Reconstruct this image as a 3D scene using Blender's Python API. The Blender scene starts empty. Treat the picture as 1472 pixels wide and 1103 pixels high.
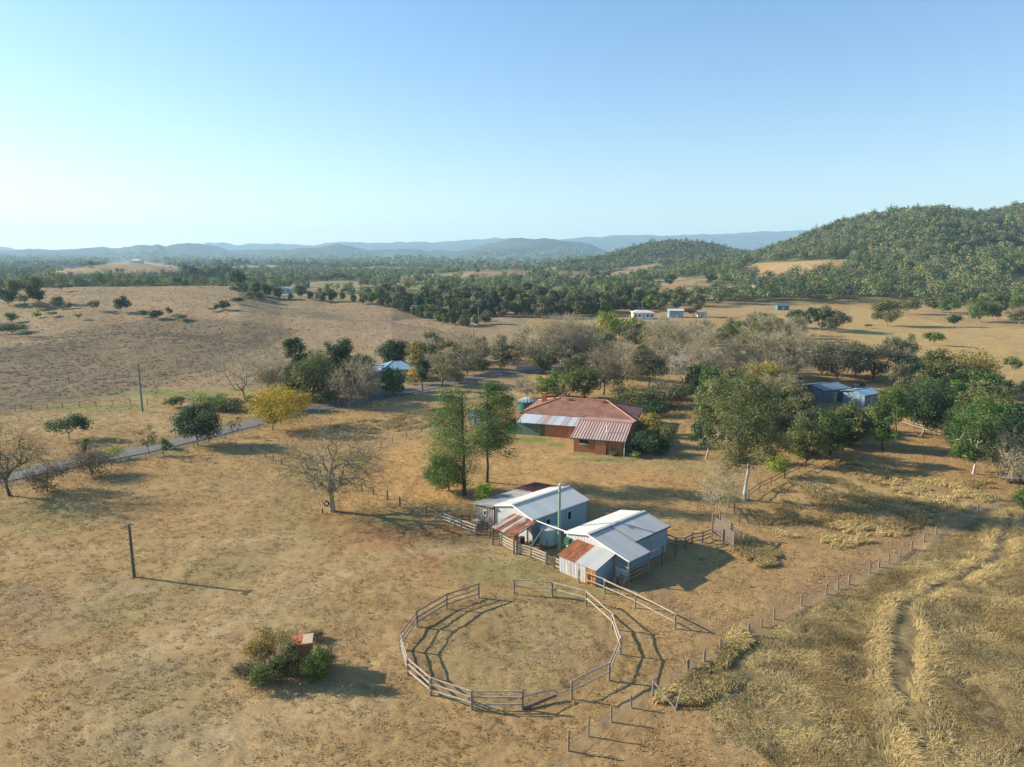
import bpy, math, random
import numpy as np
from mathutils import Vector, Matrix
C = bpy.context.scene.collection
RNG = np.random.default_rng(7)
random.seed(7)
PI = math.pi

# ------------------------------------------------------------------ camera model (also used to survey the ground from the photo)
F_, CX, CY, TH, CAMH = 1013.0, 736.0, 551.5, math.radians(10.15), 30.0
ct, st = math.cos(TH), math.sin(TH)
def proj(X, Y, Z):
    z = Z - CAMH; fw = Y*ct - z*st; up = Y*st + z*ct
    fw = np.where(fw < .1, .1, fw)
    return CX + F_*X/fw, CY - F_*up/fw

# ------------------------------------------------------------------ noise
def _h(ix, iy, s):
    n = (ix.astype(np.int64)*374761393 + iy.astype(np.int64)*668265263 + s*1442695041) & 0x7fffffff
    n = ((n ^ (n >> 13))*1274126177) & 0x7fffffff
    return ((n ^ (n >> 16)) & 0xffff)/65535.0
def vn(x, y, s=0):
    x = np.asarray(x, float); y = np.asarray(y, float)
    ix = np.floor(x); iy = np.floor(y); fx = x-ix; fy = y-iy
    fx = fx*fx*(3-2*fx); fy = fy*fy*(3-2*fy)
    a = _h(ix, iy, s); b = _h(ix+1, iy, s); c = _h(ix, iy+1, s); d = _h(ix+1, iy+1, s)
    return (a+(b-a)*fx)*(1-fy) + (c+(d-c)*fx)*fy
def fbm(x, y, s=0, o=4):
    r = 0; a = .5; t = 0
    for i in range(o):
        r = r + a*vn(x*2**i + 17.3*i, y*2**i - 9.1*i, s+i*31); t += a; a *= .5
    return r/t
def sm(a, b, x):
    t = np.clip((x-a)/(b-a), 0, 1); return t*t*(3-2*t)

# ------------------------------------------------------------------ terrain
def tab(px, pts):
    return np.interp(px, [p[0] for p in pts], [p[1] for p in pts])
NEAR_Y = [(-900,430),(350,430),(560,400),(650,340),(720,300)]
NEAR_PY = [(-900,418),(0,415),(60,413),(250,410.5),(340,410),(400,424),(470,429),(560,437),(600,452),(650,468),(700,480)]
HILL = [(860,0),(900,3),(940,8),(980,13),(1040,18),(1080,26),(1120,40),(1160,53),(1200,66),(1250,77),(1300,84),(1350,86),(1400,85),(1440,91),(1472,96),(1550,100),(2200,110)]
HILL2 = [(780,0),(820,10),(860,20),(900,34),(940,48),(975,52),(1010,48),(1050,36),(1080,26),(1110,14),(1180,0)]
MID = [(-900,366),(-300,365),(0,362),(100,360),(170,356),(200,352),(230,351),(240,356),(270,352),(300,354),(330,361),(400,362),(450,358),(487,352),(510,357),(540,361),(600,360),(660,362),(680,356),(720,347),(750,343),(790,342),(820,347),(850,354),(880,366),(900,373),(1000,374),(2400,374)]
FAR = [(-900,352),(-300,350),(-100,355),(0,356),(60,362),(110,359),(150,361),(200,360),(300,350),(330,351),(360,352),(400,351),(450,353),(480,349),(520,350),(560,350),(600,348),(625,350),(650,347),(700,344),(740,344),(800,346),(850,341),(900,340),(950,341),(1000,338),(1040,339),(1080,335),(1120,334),(1160,332),(1200,331),(1300,335),(1600,330),(2400,335)]
def hgt(X, Y):
    X = np.asarray(X, float); Y = np.asarray(Y, float)
    Ys = np.maximum(Y, 5.0); px = CX + 1029*X/Ys
    R = np.hypot(X, Y)
    z = np.zeros(np.broadcast(X, Y).shape)
    lf = np.maximum(0, -X-12); z = z - 5.0*(1-np.exp(-lf*.10/5.0))*sm(20, 45, Y)
    rf = np.maximum(0, X-27); z = z - 1.6*(1-np.exp(-rf*.03/1.6))
    z = z*(1-sm(150, 230, Y))
    und = (fbm(X/37, Y/37, 3, 3)-.5)*1.4 + (fbm(X/9, Y/9, 5, 3)-.5)*.28
    yard = np.exp(-((X-6)/30.)**4 - ((Y-80)/45.)**4)
    z = z + und*(1-.8*yard)*(1-sm(300, 500, R)*.5)
    # near paddock hill
    cy_ = tab(px, NEAR_Y); cz = CAMH - (tab(px, NEAR_PY)-370.2)/1045*cy_ - .6
    cz = cz + (fbm(px/90, px*0, 8, 2)-.5)*1.2*sm(720, 600, px)
    up = sm(0, 1, (Y-165)/(cy_-165+1e-6)*.93)
    lin = np.clip((Y-165)/(cy_-165), 0, 1)
    pf = (.45*up + .55*lin)*cz
    dn = sm(cy_, cy_+170, Y)
    wl = sm(725, 640, px)
    z = z + wl*(pf*(1-dn) - 5*dn*(1-sm(700, 1200, Y)))
    # gully folds in the paddock
    fold = np.sin((X*.35+Y)*2*PI/95.+fbm(X/60, Y/60, 12, 2)*5)
    z = z + wl*fold*2.0*sm(180, 230, Y)*(1-sm(380, 430, Y))
    # broad relief of the plain
    far = sm(450, 900, Y)*(1-sm(4000, 5000, Y))
    z = z + far*((fbm(X/330, Y/330, 21, 3)-.49)*52 + (fbm(X/130, Y/130, 24, 2)-.5)*8)*sm(1100, 800, px)*(1-.55*sm(800, 2400, Y))
    z = z + 26*np.exp(-((X+590)/110.)**2-((Y-1120)/110.)**2)
    # wooded hill
    hz = tab(px, HILL); rise = .55*np.clip((Y-450)/560, 0, 1) + .45*sm(450, 1010, Y)
    spur = 1 + .18*np.sin(px/46. + Y/210.)*sm(1150, 1300, px)*np.clip(rise*(1-rise)*4, 0, 1)
    rough = (fbm(X/110, Y/110, 33, 4)-.5)*16*np.clip(hz/60, 0, 1)*np.clip(rise*3, 0, 1)
    z = z + (hz*rise*spur + rough)*(1-sm(1080, 1500, Y)*.9)*sm(0, 1, (hz+1)/4)
    z = z + tab(px, HILL2)*sm(1120, 1500, Y)*(1-sm(1520, 2000, Y)) * (1 + .12*(fbm(X/120, Y/120, 41, 3)-.5))
    # mountains
    rn = (fbm(X/520, Y/520, 51, 4)-.5)
    for T, Yc, w, base in ((MID, 5400., 900., 376), (FAR, 9000., 1500., 374)):
        crest = CAMH + (370.2 - tab(px, T))/1045*Yc
        wob = Yc + 500*(fbm(px/160, px*0+3, 55, 3)-.5)
        g = np.exp(-np.abs((Y-wob)/w)**1.6)
        z = np.maximum(z, crest*g*(1+.55*rn*(1-g)) + rn*60*g*(1-g)*2 + (fbm(px/9, px*0, 57, 3)-.5)*10*g) if Yc > 0 else z
    return z
def ground_at(px, py):
    """surveyed world point under a photo pixel (ray march against the terrain)"""
    a = (px-CX)/F_; b = -(py-CY)/F_
    d = np.array([a, ct + b*st, -st + b*ct])
    t = np.geomspace(20, 16000, 2600)
    X = d[0]*t; Y = d[1]*t; Z = CAMH + d[2]*t
    below = Z < hgt(X, Y)
    i = int(np.argmax(below)) if below.any() else len(t)-1
    lo, hi = t[max(i-1, 0)], t[i]
    for _ in range(14):
        m = (lo+hi)/2
        if CAMH + d[2]*m < hgt(d[0]*m, d[1]*m): hi = m
        else: lo = m
    return Vector((d[0]*hi, d[1]*hi, float(hgt(d[0]*hi, d[1]*hi))))
def pz(px, py, z):
    a = (px-CX)/F_; b = -(py-CY)/F_
    t = (z-CAMH)/(-st + b*ct)
    return Vector((a*t, (ct + b*st)*t, z))
def inpoly(px, py, poly):
    r = np.zeros(np.shape(px), bool); n = len(poly); j = n-1
    for i in range(n):
        xi, yi = poly[i]; xj, yj = poly[j]
        if yi != yj:
            r ^= ((yi > py) != (yj > py)) & (px < (xj-xi)*(py-yi)/(yj-yi)+xi)
        j = i
    return r
def dline(X, Y, pts):
    d = np.full(np.shape(X), 1e9)
    for (ax, ay), (bx, by) in zip(pts[:-1], pts[1:]):
        vx, vy = bx-ax, by-ay; L = vx*vx+vy*vy+1e-9
        t = np.clip(((X-ax)*vx+(Y-ay)*vy)/L, 0, 1)
        d = np.minimum(d, np.hypot(X-ax-t*vx, Y-ay-t*vy))
    return d
def wline(pts): return [tuple(ground_at(*p)[:2]) for p in pts]

# ------------------------------------------------------------------ mesh helpers
def mesh_np(name, V, F, mats=(), col=None, uv=None, smooth=False, midx=None):
    me = bpy.data.meshes.new(name); V = np.asarray(V, np.float32); F = np.asarray(F, np.int32); k = F.shape[1]
    me.vertices.add(len(V)); me.vertices.foreach_set('co', V.ravel())
    me.loops.add(F.size); me.loops.foreach_set('vertex_index', F.ravel())
    me.polygons.add(len(F)); me.polygons.foreach_set('loop_start', np.arange(0, F.size, k, dtype=np.int32))
    me.update(calc_edges=True)
    if smooth: me.polygons.foreach_set('use_smooth', np.ones(len(F), bool))
    if col is not None:
        a = me.color_attributes.new('Col', 'FLOAT_COLOR', 'POINT')
        c = np.ones((len(V), 4), np.float32); c[:, :3] = col; a.data.foreach_set('color', c.ravel())
    for m in mats: me.materials.append(m)
    return me
class MB:
    def __init__(s): s.v = []; s.f = []; s.uv = []
    def face(s, pts, uv=None):
        pts = [Vector(p) for p in pts]; i = len(s.v); s.v += pts; s.f.append(list(range(i, i+len(pts))))
        if uv is None:
            e = (pts[1]-pts[0]); e = e.normalized() if e.length > 1e-6 else Vector((1, 0, 0))
            n = e.cross(pts[-1]-pts[0]); n = n.normalized() if n.length > 1e-9 else Vector((0, 0, 1)); w = n.cross(e)
            uv = [((p-pts[0]).dot(e), (p-pts[0]).dot(w)) for p in pts]
        s.uv += uv
        return s
    def slab(s, pts, t=.05):
        pts = [Vector(p) for p in pts]; n = (pts[1]-pts[0]).cross(pts[-1]-pts[0]).normalized()
        lo = [p-n*t for p in pts]; s.face(pts); s.face(lo[::-1]); k = len(pts)
        for i in range(k):
            j = (i+1) % k; s.face([pts[j], pts[i], lo[i], lo[j]])
        return s
    def box(s, x0, x1, y0, y1, z0, z1):
        a = [(x0,y0),(x1,y0),(x1,y1),(x0,y1)]
        for i in range(4):
            j = (i+1) % 4; s.face([(*a[i], z0), (*a[j], z0), (*a[j], z1), (*a[i], z1)])
        s.face([(*p, z1) for p in a]); s.face([(*p, z0) for p in a[::-1]]); return s
    def tube(s, pts, rad, n=8, cap=True):
        pts = [Vector(p) for p in pts]; rings = []
        for i, p in enumerate(pts):
            d = (pts[min(i+1, len(pts)-1)]-pts[max(i-1, 0)]).normalized()
            a = d.cross(Vector((0, 0, 1)) if abs(d.z) < .95 else Vector((1, 0, 0))).normalized(); b = d.cross(a)
            r = rad[i] if hasattr(rad, '__len__') else rad
            rings.append([p+(a*math.cos(2*PI*k/n)+b*math.sin(2*PI*k/n))*r for k in range(n)])
        for i in range(len(rings)-1):
            for k in range(n):
                l = (k+1) % n; s.face([rings[i][l], rings[i][k], rings[i+1][k], rings[i+1][l]])
        if cap: s.face(rings[0][::1]); s.face(rings[-1][::-1])
        return s
    def beam(s, p, q, w, h):
        p = Vector(p); q = Vector(q); d = (q-p).normalized()
        a = d.cross(Vector((0, 0, 1)) if abs(d.z) < .95 else Vector((1, 0, 0))).normalized(); b = a.cross(d)
        c = [(-1,-1),(1,-1),(1,1),(-1,1)]
        A = [p+a*x*w/2+b*y*h/2 for x, y in c]; B = [q+a*x*w/2+b*y*h/2 for x, y in c]
        for i in range(4):
            j = (i+1) % 4; s.face([A[i], A[j], B[j], B[i]])
        s.face(A[::-1]); s.face(B); return s
    def build(s, name, mat, parent=None, loc=(0, 0, 0), smooth=False, merge=False):
        me = bpy.data.meshes.new(name); me.from_pydata([tuple(v) for v in s.v], [], s.f)
        ul = me.uv_layers.new(name='UVMap'); ul.data.foreach_set('uv', np.array(s.uv, np.float32).ravel())
        if merge or smooth:
            import bmesh
            bm = bmesh.new(); bm.from_mesh(me); bmesh.ops.remove_doubles(bm, verts=bm.verts, dist=1e-4)
            bmesh.ops.recalc_face_normals(bm, faces=bm.faces); bm.to_mesh(me); bm.free()
        if smooth: me.polygons.foreach_set('use_smooth', np.ones(len(me.polygons), bool))
        me.materials.append(mat); return link(name, me, parent, loc)
def link(name, data, parent=None, loc=(0, 0, 0)):
    o = bpy.data.objects.new(name, data); C.objects.link(o); o.location = loc
    if parent: o.parent = parent
    return o
def thing(name, label, cat, loc=(0, 0, 0), rotz=0, group=None):
    o = link(name, None, None, loc); o.rotation_euler = (0, 0, rotz); o.empty_display_size = .3
    return tag(o, label, cat, group)
def tag(o, label, cat, group=None):
    o['label'] = label; o['category'] = cat
    if group: o['group'] = group
    return o
def struct(o, kind='structure', label=None):
    o['kind'] = kind
    if label: o['label'] = label
    return o

# ------------------------------------------------------------------ materials
def newmat(name):
    m = bpy.data.materials.new(name); m.use_nodes = True; nt = m.node_tree; b = nt.nodes['Principled BSDF']
    b.inputs['Roughness'].default_value = .8; b.inputs['Specular IOR Level'].default_value = .25
    return m, nt, b
def N(nt, t, **kw):
    n = nt.nodes.new(t)
    for k, v in kw.items():
        if k in n.inputs: n.inputs[k].default_value = v
        else: setattr(n, k, v)
    return n
def mixc(nt, fac, a, b, mode='MIX'):
    n = nt.nodes.new('ShaderNodeMix'); n.data_type = 'RGBA'; n.blend_type = mode
    for s, v in ((n.inputs[0], fac), (n.inputs[6], a), (n.inputs[7], b)):
        if hasattr(v, 'is_linked') or isinstance(v, bpy.types.NodeSocket): nt.links.new(v, s)
        elif isinstance(v, (int, float)): s.default_value = v
        else: s.default_value = (*v[:3], 1)
    return n.outputs[2]
def math_(nt, op, a, b=0., c=None):
    n = nt.nodes.new('ShaderNodeMath'); n.operation = op
    for s, v in zip(n.inputs, (a, b, c)):
        if v is None: continue
        if isinstance(v, bpy.types.NodeSocket): nt.links.new(v, s)
        else: s.default_value = v
    return n.outputs[0]
def noise(nt, scale, vec=None, detail=4, rough=.6):
    n = N(nt, 'ShaderNodeTexNoise', Scale=scale, Detail=detail, Roughness=rough)
    if vec is not None: nt.links.new(vec, n.inputs['Vector'])
    return n.outputs['Fac']
def rng_(nt, v, a, b, c=0., d=1.):
    n = nt.nodes.new('ShaderNodeMapRange'); nt.links.new(v, n.inputs[0])
    for i, x in enumerate((a, b, c, d)): n.inputs[i+1].default_value = x
    return n.outputs[0]
def bump(nt, bs, h, strength=.5, dist=.05):
    n = N(nt, 'ShaderNodeBump', Strength=strength, Distance=dist); nt.links.new(h, n.inputs['Height']); nt.links.new(n.outputs[0], bs.inputs['Normal'])
def coords(nt, which='Object'):
    return nt.nodes.new('ShaderNodeTexCoord').outputs[which]
def m_rough(name, c1, c2, scale=3., bscale=20., bs=.4, bd=.02, rough=.85, stretch=None):
    m, nt, b = newmat(name); v = coords(nt)
    if stretch:
        mp = N(nt, 'ShaderNodeMapping', Scale=stretch); nt.links.new(v, mp.inputs['Vector']); v = mp.outputs[0]
    f = rng_(nt, noise(nt, scale, v, 6), .3, .7)
    nt.links.new(mixc(nt, f, c1, c2), b.inputs['Base Color']); b.inputs['Roughness'].default_value = rough
    bump(nt, b, noise(nt, bscale, v, 4), bs, bd); return m
def m_metal(name, c1, c2, rust=0., rustc=(.30, .085, .022), pitch=.19, sheet=.76, rough=.55, bd=.03, rustthr=None, rib=.0):
    """ribbed sheet metal: ribs run along UV v, sheets side by side along u"""
    m, nt, b = newmat(name); uv = coords(nt, 'UV')
    sep = nt.nodes.new('ShaderNodeSeparateXYZ'); nt.links.new(uv, sep.inputs[0]); u = sep.outputs[0]; vv = sep.outputs[1]
    idx = math_(nt, 'FLOOR', math_(nt, 'DIVIDE', u, sheet))
    wn = nt.nodes.new('ShaderNodeTexWhiteNoise'); wn.noise_dimensions = '1D'; nt.links.new(idx, wn.inputs['W'])
    mp = N(nt, 'ShaderNodeMapping', Scale=(3., .6, 1)); nt.links.new(uv, mp.inputs['Vector'])
    ns = noise(nt, 1.6, mp.outputs[0], 6, .65)
    f = math_(nt, 'ADD', math_(nt, 'MULTIPLY', wn.outputs[0], .55), math_(nt, 'MULTIPLY', ns, .6))
    col = mixc(nt, rng_(nt, f, .2, .9), c1, c2)
    if rust > 0:
        mp2 = N(nt, 'ShaderNodeMapping', Scale=(1.6, .35, 1), Location=(3.1, 1.7, 0)); nt.links.new(uv, mp2.inputs['Vector'])
        r = math_(nt, 'ADD', math_(nt, 'MULTIPLY', wn.outputs[0], .3), noise(nt, 1.6, mp2.outputs[0], 8, .72))
        t = 1.05-rust*.75
        rc = mixc(nt, rng_(nt, noise(nt, 2.2, mp2.outputs[0], 8, .7), .38, .62), tuple(x*.5 for x in rustc), tuple(min(1, x*1.7) for x in rustc))
        col = mixc(nt, rng_(nt, r, t-.05, t+.06), col, rc)
    s = math_(nt, 'SINE', math_(nt, 'MULTIPLY', u, 2*PI/pitch))
    if rib: col = mixc(nt, rng_(nt, s, .5, 1., 0, rib), col, tuple(x*.55 for x in c1))
    lap = rng_(nt, math_(nt, 'FRACT', math_(nt, 'DIVIDE', u, sheet)), 0., .035, .86, 1.)
    col = mixc(nt, 1., col, lap, 'MULTIPLY')
    nt.links.new(col, b.inputs['Base Color']); b.inputs['Roughness'].default_value = rough; b.inputs['Metallic'].default_value = .15
    b.inputs['Specular IOR Level'].default_value = .4
    bump(nt, b, s, .8, bd); return m
def m_tile(name, c1, c2, c3, rib=False):
    m, nt, b = newmat(name); uv = coords(nt, 'UV')
    br = N(nt, 'ShaderNodeTexBrick', Scale=1.0); br.offset = .5
    br.inputs['Brick Width'].default_value = .3; br.inputs['Row Height'].default_value = .33; br.inputs['Mortar Size'].default_value = .022
    br.inputs['Color1'].default_value = (*c1, 1); br.inputs['Color2'].default_value = (*c2, 1); br.inputs['Mortar'].default_value = (*[x*.45 for x in c1], 1)
    nt.links.new(uv, br.inputs['Vector'])
    f = rng_(nt, noise(nt, .55, uv, 6, .65), .42, .68)
    nt.links.new(mixc(nt, f, br.outputs['Color'], c3), b.inputs['Base Color'])
    sep = nt.nodes.new('ShaderNodeSeparateXYZ'); nt.links.new(uv, sep.inputs[0])
    row = math_(nt, 'FRACT', math_(nt, 'DIVIDE', sep.outputs[1], .33)); wv = math_(nt, 'SINE', math_(nt, 'MULTIPLY', sep.outputs[0], 2*PI/.3))
    bump(nt, b, math_(nt, 'ADD', math_(nt, 'MULTIPLY', row, -1), math_(nt, 'MULTIPLY', wv, .5)), .8, .035)
    b.inputs['Roughness'].default_value = .75; return m
def m_brick(name, c1, c2, mortar):
    m, nt, b = newmat(name); uv = coords(nt, 'UV')
    br = N(nt, 'ShaderNodeTexBrick', Scale=1.0)
    br.inputs['Brick Width'].default_value = .24; br.inputs['Row Height'].default_value = .086; br.inputs['Mortar Size'].default_value = .01
    br.inputs['Color1'].default_value = (*c1, 1); br.inputs['Color2'].default_value = (*c2, 1); br.inputs['Mortar'].default_value = (*mortar, 1)
    nt.links.new(uv, br.inputs['Vector'])
    f = rng_(nt, noise(nt, .8, uv, 5), .35, .7, 0, .4)
    nt.links.new(mixc(nt, f, br.outputs['Color'], tuple(x*.7 for x in c1)), b.inputs['Base Color'])
    bump(nt, b, br.outputs['Fac'], .5, -.01); return m
def m_leaf(name, c1, c2, c3, trans=.25, far=False):
    """c1 dark, c2 light, c3 the occasional odd leaf clump; vertex colour r = clump, g = leaf, b = odd"""
    m, nt, b = newmat(name)
    at = N(nt, 'ShaderNodeVertexColor', layer_name='Col'); sp = nt.nodes.new('ShaderNodeSeparateColor'); nt.links.new(at.outputs[0], sp.inputs[0])
    oi = nt.nodes.new('ShaderNodeObjectInfo')
    f = math_(nt, 'ADD', math_(nt, 'MULTIPLY', sp.outputs[0], .55), math_(nt, 'MULTIPLY', sp.outputs[1], .45))
    f = math_(nt, 'ADD', f, rng_(nt, oi.outputs['Random'], 0, 1, -.12, .12))
    col = mixc(nt, f, c1, c2); col = mixc(nt, rng_(nt, sp.outputs[2], .8, .95), col, c3)
    nt.links.new(col, b.inputs['Base Color']); b.inputs['Roughness'].default_value = .6; b.inputs['Specular IOR Level'].default_value = .2
    tr = nt.nodes.new('ShaderNodeBsdfTranslucent'); nt.links.new(col, tr.inputs[0])
    mx = N(nt, 'ShaderNodeMixShader'); mx.inputs[0].default_value = trans
    nt.links.new(b.outputs[0], mx.inputs[1]); nt.links.new(tr.outputs[0], mx.inputs[2])
    nt.links.new(mx.outputs[0], nt.nodes['Material Output'].inputs[0]); return m
M = {}
M['bark_grey'] = m_rough('bark_grey', (.22,.18,.14), (.36,.30,.23), 4, 14, .8, .04, stretch=(1,1,.25))
M['bark_twig2'] = m_rough('bark_twig_brown', (.16,.125,.09), (.27,.22,.16), 3, 14, .5, .03)
M['bark_dark'] = m_rough('bark_dark', (.055,.042,.032), (.10,.078,.058), 4, 14, .8, .04, stretch=(1,1,.25))
M['bark_white'] = m_rough('bark_white', (.55,.52,.46), (.33,.29,.23), 2, 14, .4, .02, stretch=(1,1,.4))
M['bark_tan'] = m_rough('bark_tan', (.30,.24,.17), (.42,.36,.27), 3, 14, .5, .03)
M['bark_twig'] = m_rough('bark_twig', (.33,.28,.18), (.49,.42,.29), 3, 14, .5, .03)
M['timber'] = m_rough('timber', (.17,.13,.10), (.30,.25,.20), 5, 30, .6, .01, stretch=(1,1,.3))
M['timber_pale'] = m_rough('timber_pale', (.28,.22,.165), (.46,.39,.31), 5, 30, .6, .01)
M['timber_dark'] = m_rough('timber_dark', (.10,.065,.05), (.19,.14,.11), 5, 30, .6, .01)
M['timber_board'] = m_rough('timber_board', (.42,.38,.32), (.60,.56,.49), 5, 30, .6, .01)
M['pole_green'] = m_rough('pole_green', (.16,.26,.17), (.26,.36,.25), 2, 30, .4, .01)
M['pole_dark'] = m_rough('pole_dark', (.07,.075,.055), (.13,.13,.10), 2, 30, .4, .01)
M['pole_teal'] = m_rough('pole_teal', (.09,.17,.14), (.14,.23,.19), 2, 30, .4, .01)
M['white'] = m_rough('white_paint', (.72,.72,.70), (.62,.62,.60), 2, 20, .1, .005, .5)
M['offwhite'] = m_rough('offwhite_paint', (.60,.58,.50), (.50,.48,.41), 2, 20, .1, .005, .6)
M['dark'] = m_rough('dark_rubber', (.02,.02,.022), (.035,.035,.035), 3, 20, .2, .01, .7)
M['glass'] = m_rough('window_glass', (.02,.028,.035), (.03,.04,.05), 1, 5, .02, .001, .08)
M['roof_pale'] = m_metal('roof_pale', (.68,.66,.60), (.58,.57,.52), pitch=.19, bd=.012, rough=.65)
M['roof_grey'] = m_metal('roof_grey', (.40,.38,.34), (.30,.30,.29), .10, (.16,.05,.035), rough=.7)
M['roof_rusty_end'] = m_metal('roof_rusty_end', (.25,.28,.30), (.2,.22,.24), .95, (.12,.028,.022), rough=.8)
M['roof_patch'] = m_metal('roof_patch', (.44,.45,.45), (.55,.55,.53), .62, (.22,.075,.032), sheet=.38, rough=.65)
M['roof_rust'] = m_metal('roof_rust', (.30,.09,.03), (.16,.05,.022), 1.0, (.24,.085,.03), sheet=.5, rough=.85)
M['roof_blue'] = m_metal('roof_blue', (.42,.43,.42), (.50,.50,.48), rough=.65)
M['wall_blue'] = m_metal('wall_blue', (.22,.33,.40), (.27,.37,.44), pitch=.19, sheet=1.2, rib=.25)
M['wall_pale'] = m_metal('wall_pale', (.52,.54,.54), (.60,.61,.60), pitch=.19, sheet=1.2, rib=.4)
M['wall_grey'] = m_metal('wall_grey', (.24,.205,.185), (.32,.28,.25), pitch=.28, sheet=.84, rib=.5)
M['wall_mixed'] = m_metal('wall_mixed', (.38,.42,.48), (.56,.57,.56), .35, (.36,.24,.12), pitch=.19, sheet=.38, rib=.3)
M['wall_rust'] = m_metal('wall_rust', (.36,.12,.045), (.28,.08,.03), 1.0, (.38,.17,.07), pitch=.19, sheet=.6, rib=.3)
M['tank'] = m_metal('tank_metal', (.24,.36,.38), (.30,.41,.42), sheet=3, pitch=.3, bd=.02)
M['tank_top'] = m_rough('tank_top', (.46,.46,.40), (.38,.40,.37), 2, 20, .2, .01)
M['tile'] = m_tile('terracotta_tile', (.285,.125,.082), (.23,.10,.068), (.33,.18,.13))
M['tile_grey'] = m_tile('grey_tile', (.22,.21,.19), (.17,.165,.155), (.26,.25,.21))
M['annex_roof'] = m_metal('annex_roof', (.50,.34,.28), (.40,.25,.20), pitch=.45, sheet=.9, rib=.5, bd=.04)
M['porch_roof'] = m_metal('porch_roof', (.42,.22,.13), (.50,.52,.54), pitch=.2, sheet=.9)
M['porch_white'] = m_metal('porch_sheet', (.58,.60,.62), (.50,.54,.58), pitch=.2, sheet=.9)
M['ridge_tile'] = m_rough('ridge_tile', (.42,.17,.09), (.50,.23,.13), 3, 15, .5, .02)
M['brick'] = m_brick('orange_brick', (.44,.165,.075), (.37,.13,.06), (.38,.22,.13))
M['brick_old'] = m_brick('old_brick', (.30,.14,.085), (.24,.11,.07), (.20,.14,.11))
M['brick_red'] = m_rough('broken_brick', (.50,.14,.06), (.38,.11,.06), 6, 20, .5, .02)
M['slab'] = m_rough('concrete_slab', (.50,.38,.25), (.42,.30,.19), 4, 15, .5, .02)
M['green_board'] = m_metal('green_board', (.085,.16,.10), (.12,.20,.13), pitch=.15, sheet=.3, rib=.5, rough=.8)
M['gutter_green'] = m_rough('gutter_green', (.03,.10,.07), (.04,.12,.08), 2, 20, .1, .005, .5)
M['wall_cream'] = m_rough('wall_cream', (.44,.40,.31), (.36,.33,.26), 1, 20, .2, .01)
M['teal_metal'] = m_metal('teal_metal', (.05,.17,.19), (.07,.21,.23), sheet=1)
M['blue_metal'] = m_metal('blue_metal', (.13,.20,.24), (.17,.24,.28), sheet=1)
M['blue_bright'] = m_metal('blue_bright', (.19,.32,.45), (.24,.38,.50), sheet=1)
M['car_paint'] = m_rough('car_paint', (.015,.018,.022), (.02,.022,.028), 1, 5, .02, .001, .25)
M['yellow_sign'] = m_rough('yellow_sign', (.75,.60,.02), (.68,.55,.02), 1, 5, .02, .001, .5)
M['concrete'] = m_rough('concrete', (.33,.31,.27), (.26,.25,.22), 2, 12, .4, .01)
# leaves
LP = dict(
 olive=((.048,.066,.022), (.150,.172,.056), (.22,.20,.08)),
 grey_olive=((.060,.070,.036), (.165,.165,.085), (.24,.20,.12)),
 dark=((.018,.040,.018), (.055,.095,.035), (.09,.13,.05)),
 mid=((.034,.076,.020), (.115,.180,.042), (.16,.20,.05)),
 bright=((.060,.110,.022), (.160,.230,.045), (.26,.26,.05)),
 lime=((.120,.170,.025), (.280,.330,.050), (.36,.34,.05)),
 pine=((.055,.105,.028), (.175,.255,.065), (.20,.24,.07)),
 yellow=((.36,.26,.025), (.58,.43,.040), (.26,.26,.04)),
 tan=((.170,.145,.070), (.310,.265,.135), (.20,.24,.07)),
 brown=((.090,.072,.040), (.185,.150,.085), (.13,.14,.05)),
 gold=((.20,.16,.035), (.33,.25,.055), (.12,.14,.04)),
)
for k, v in LP.items(): M['leaf_'+k] = m_leaf('leaf_'+k, *[tuple(x*(1.0 if k == 'yellow' else 1.22) for x in q) for q in v], trans=.33)
def m_vcol(name, rough=.9, trans=0., nscale=None):
    m, nt, b = newmat(name); at = N(nt, 'ShaderNodeVertexColor', layer_name='Col'); col = at.outputs[0]
    nt.links.new(col, b.inputs['Base Color']); b.inputs['Roughness'].default_value = rough; b.inputs['Specular IOR Level'].default_value = .12
    if trans:
        tr = nt.nodes.new('ShaderNodeBsdfTranslucent'); nt.links.new(col, tr.inputs[0]); mx = N(nt, 'ShaderNodeMixShader'); mx.inputs[0].default_value = trans
        nt.links.new(b.outputs[0], mx.inputs[1]); nt.links.new(tr.outputs[0], mx.inputs[2]); nt.links.new(mx.outputs[0], nt.nodes['Material Output'].inputs[0])
    return m
M['grass'] = m_vcol('grass_blades', .8, .2)
M['forest'] = m_vcol('forest_leaves', .8, .15)

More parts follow.
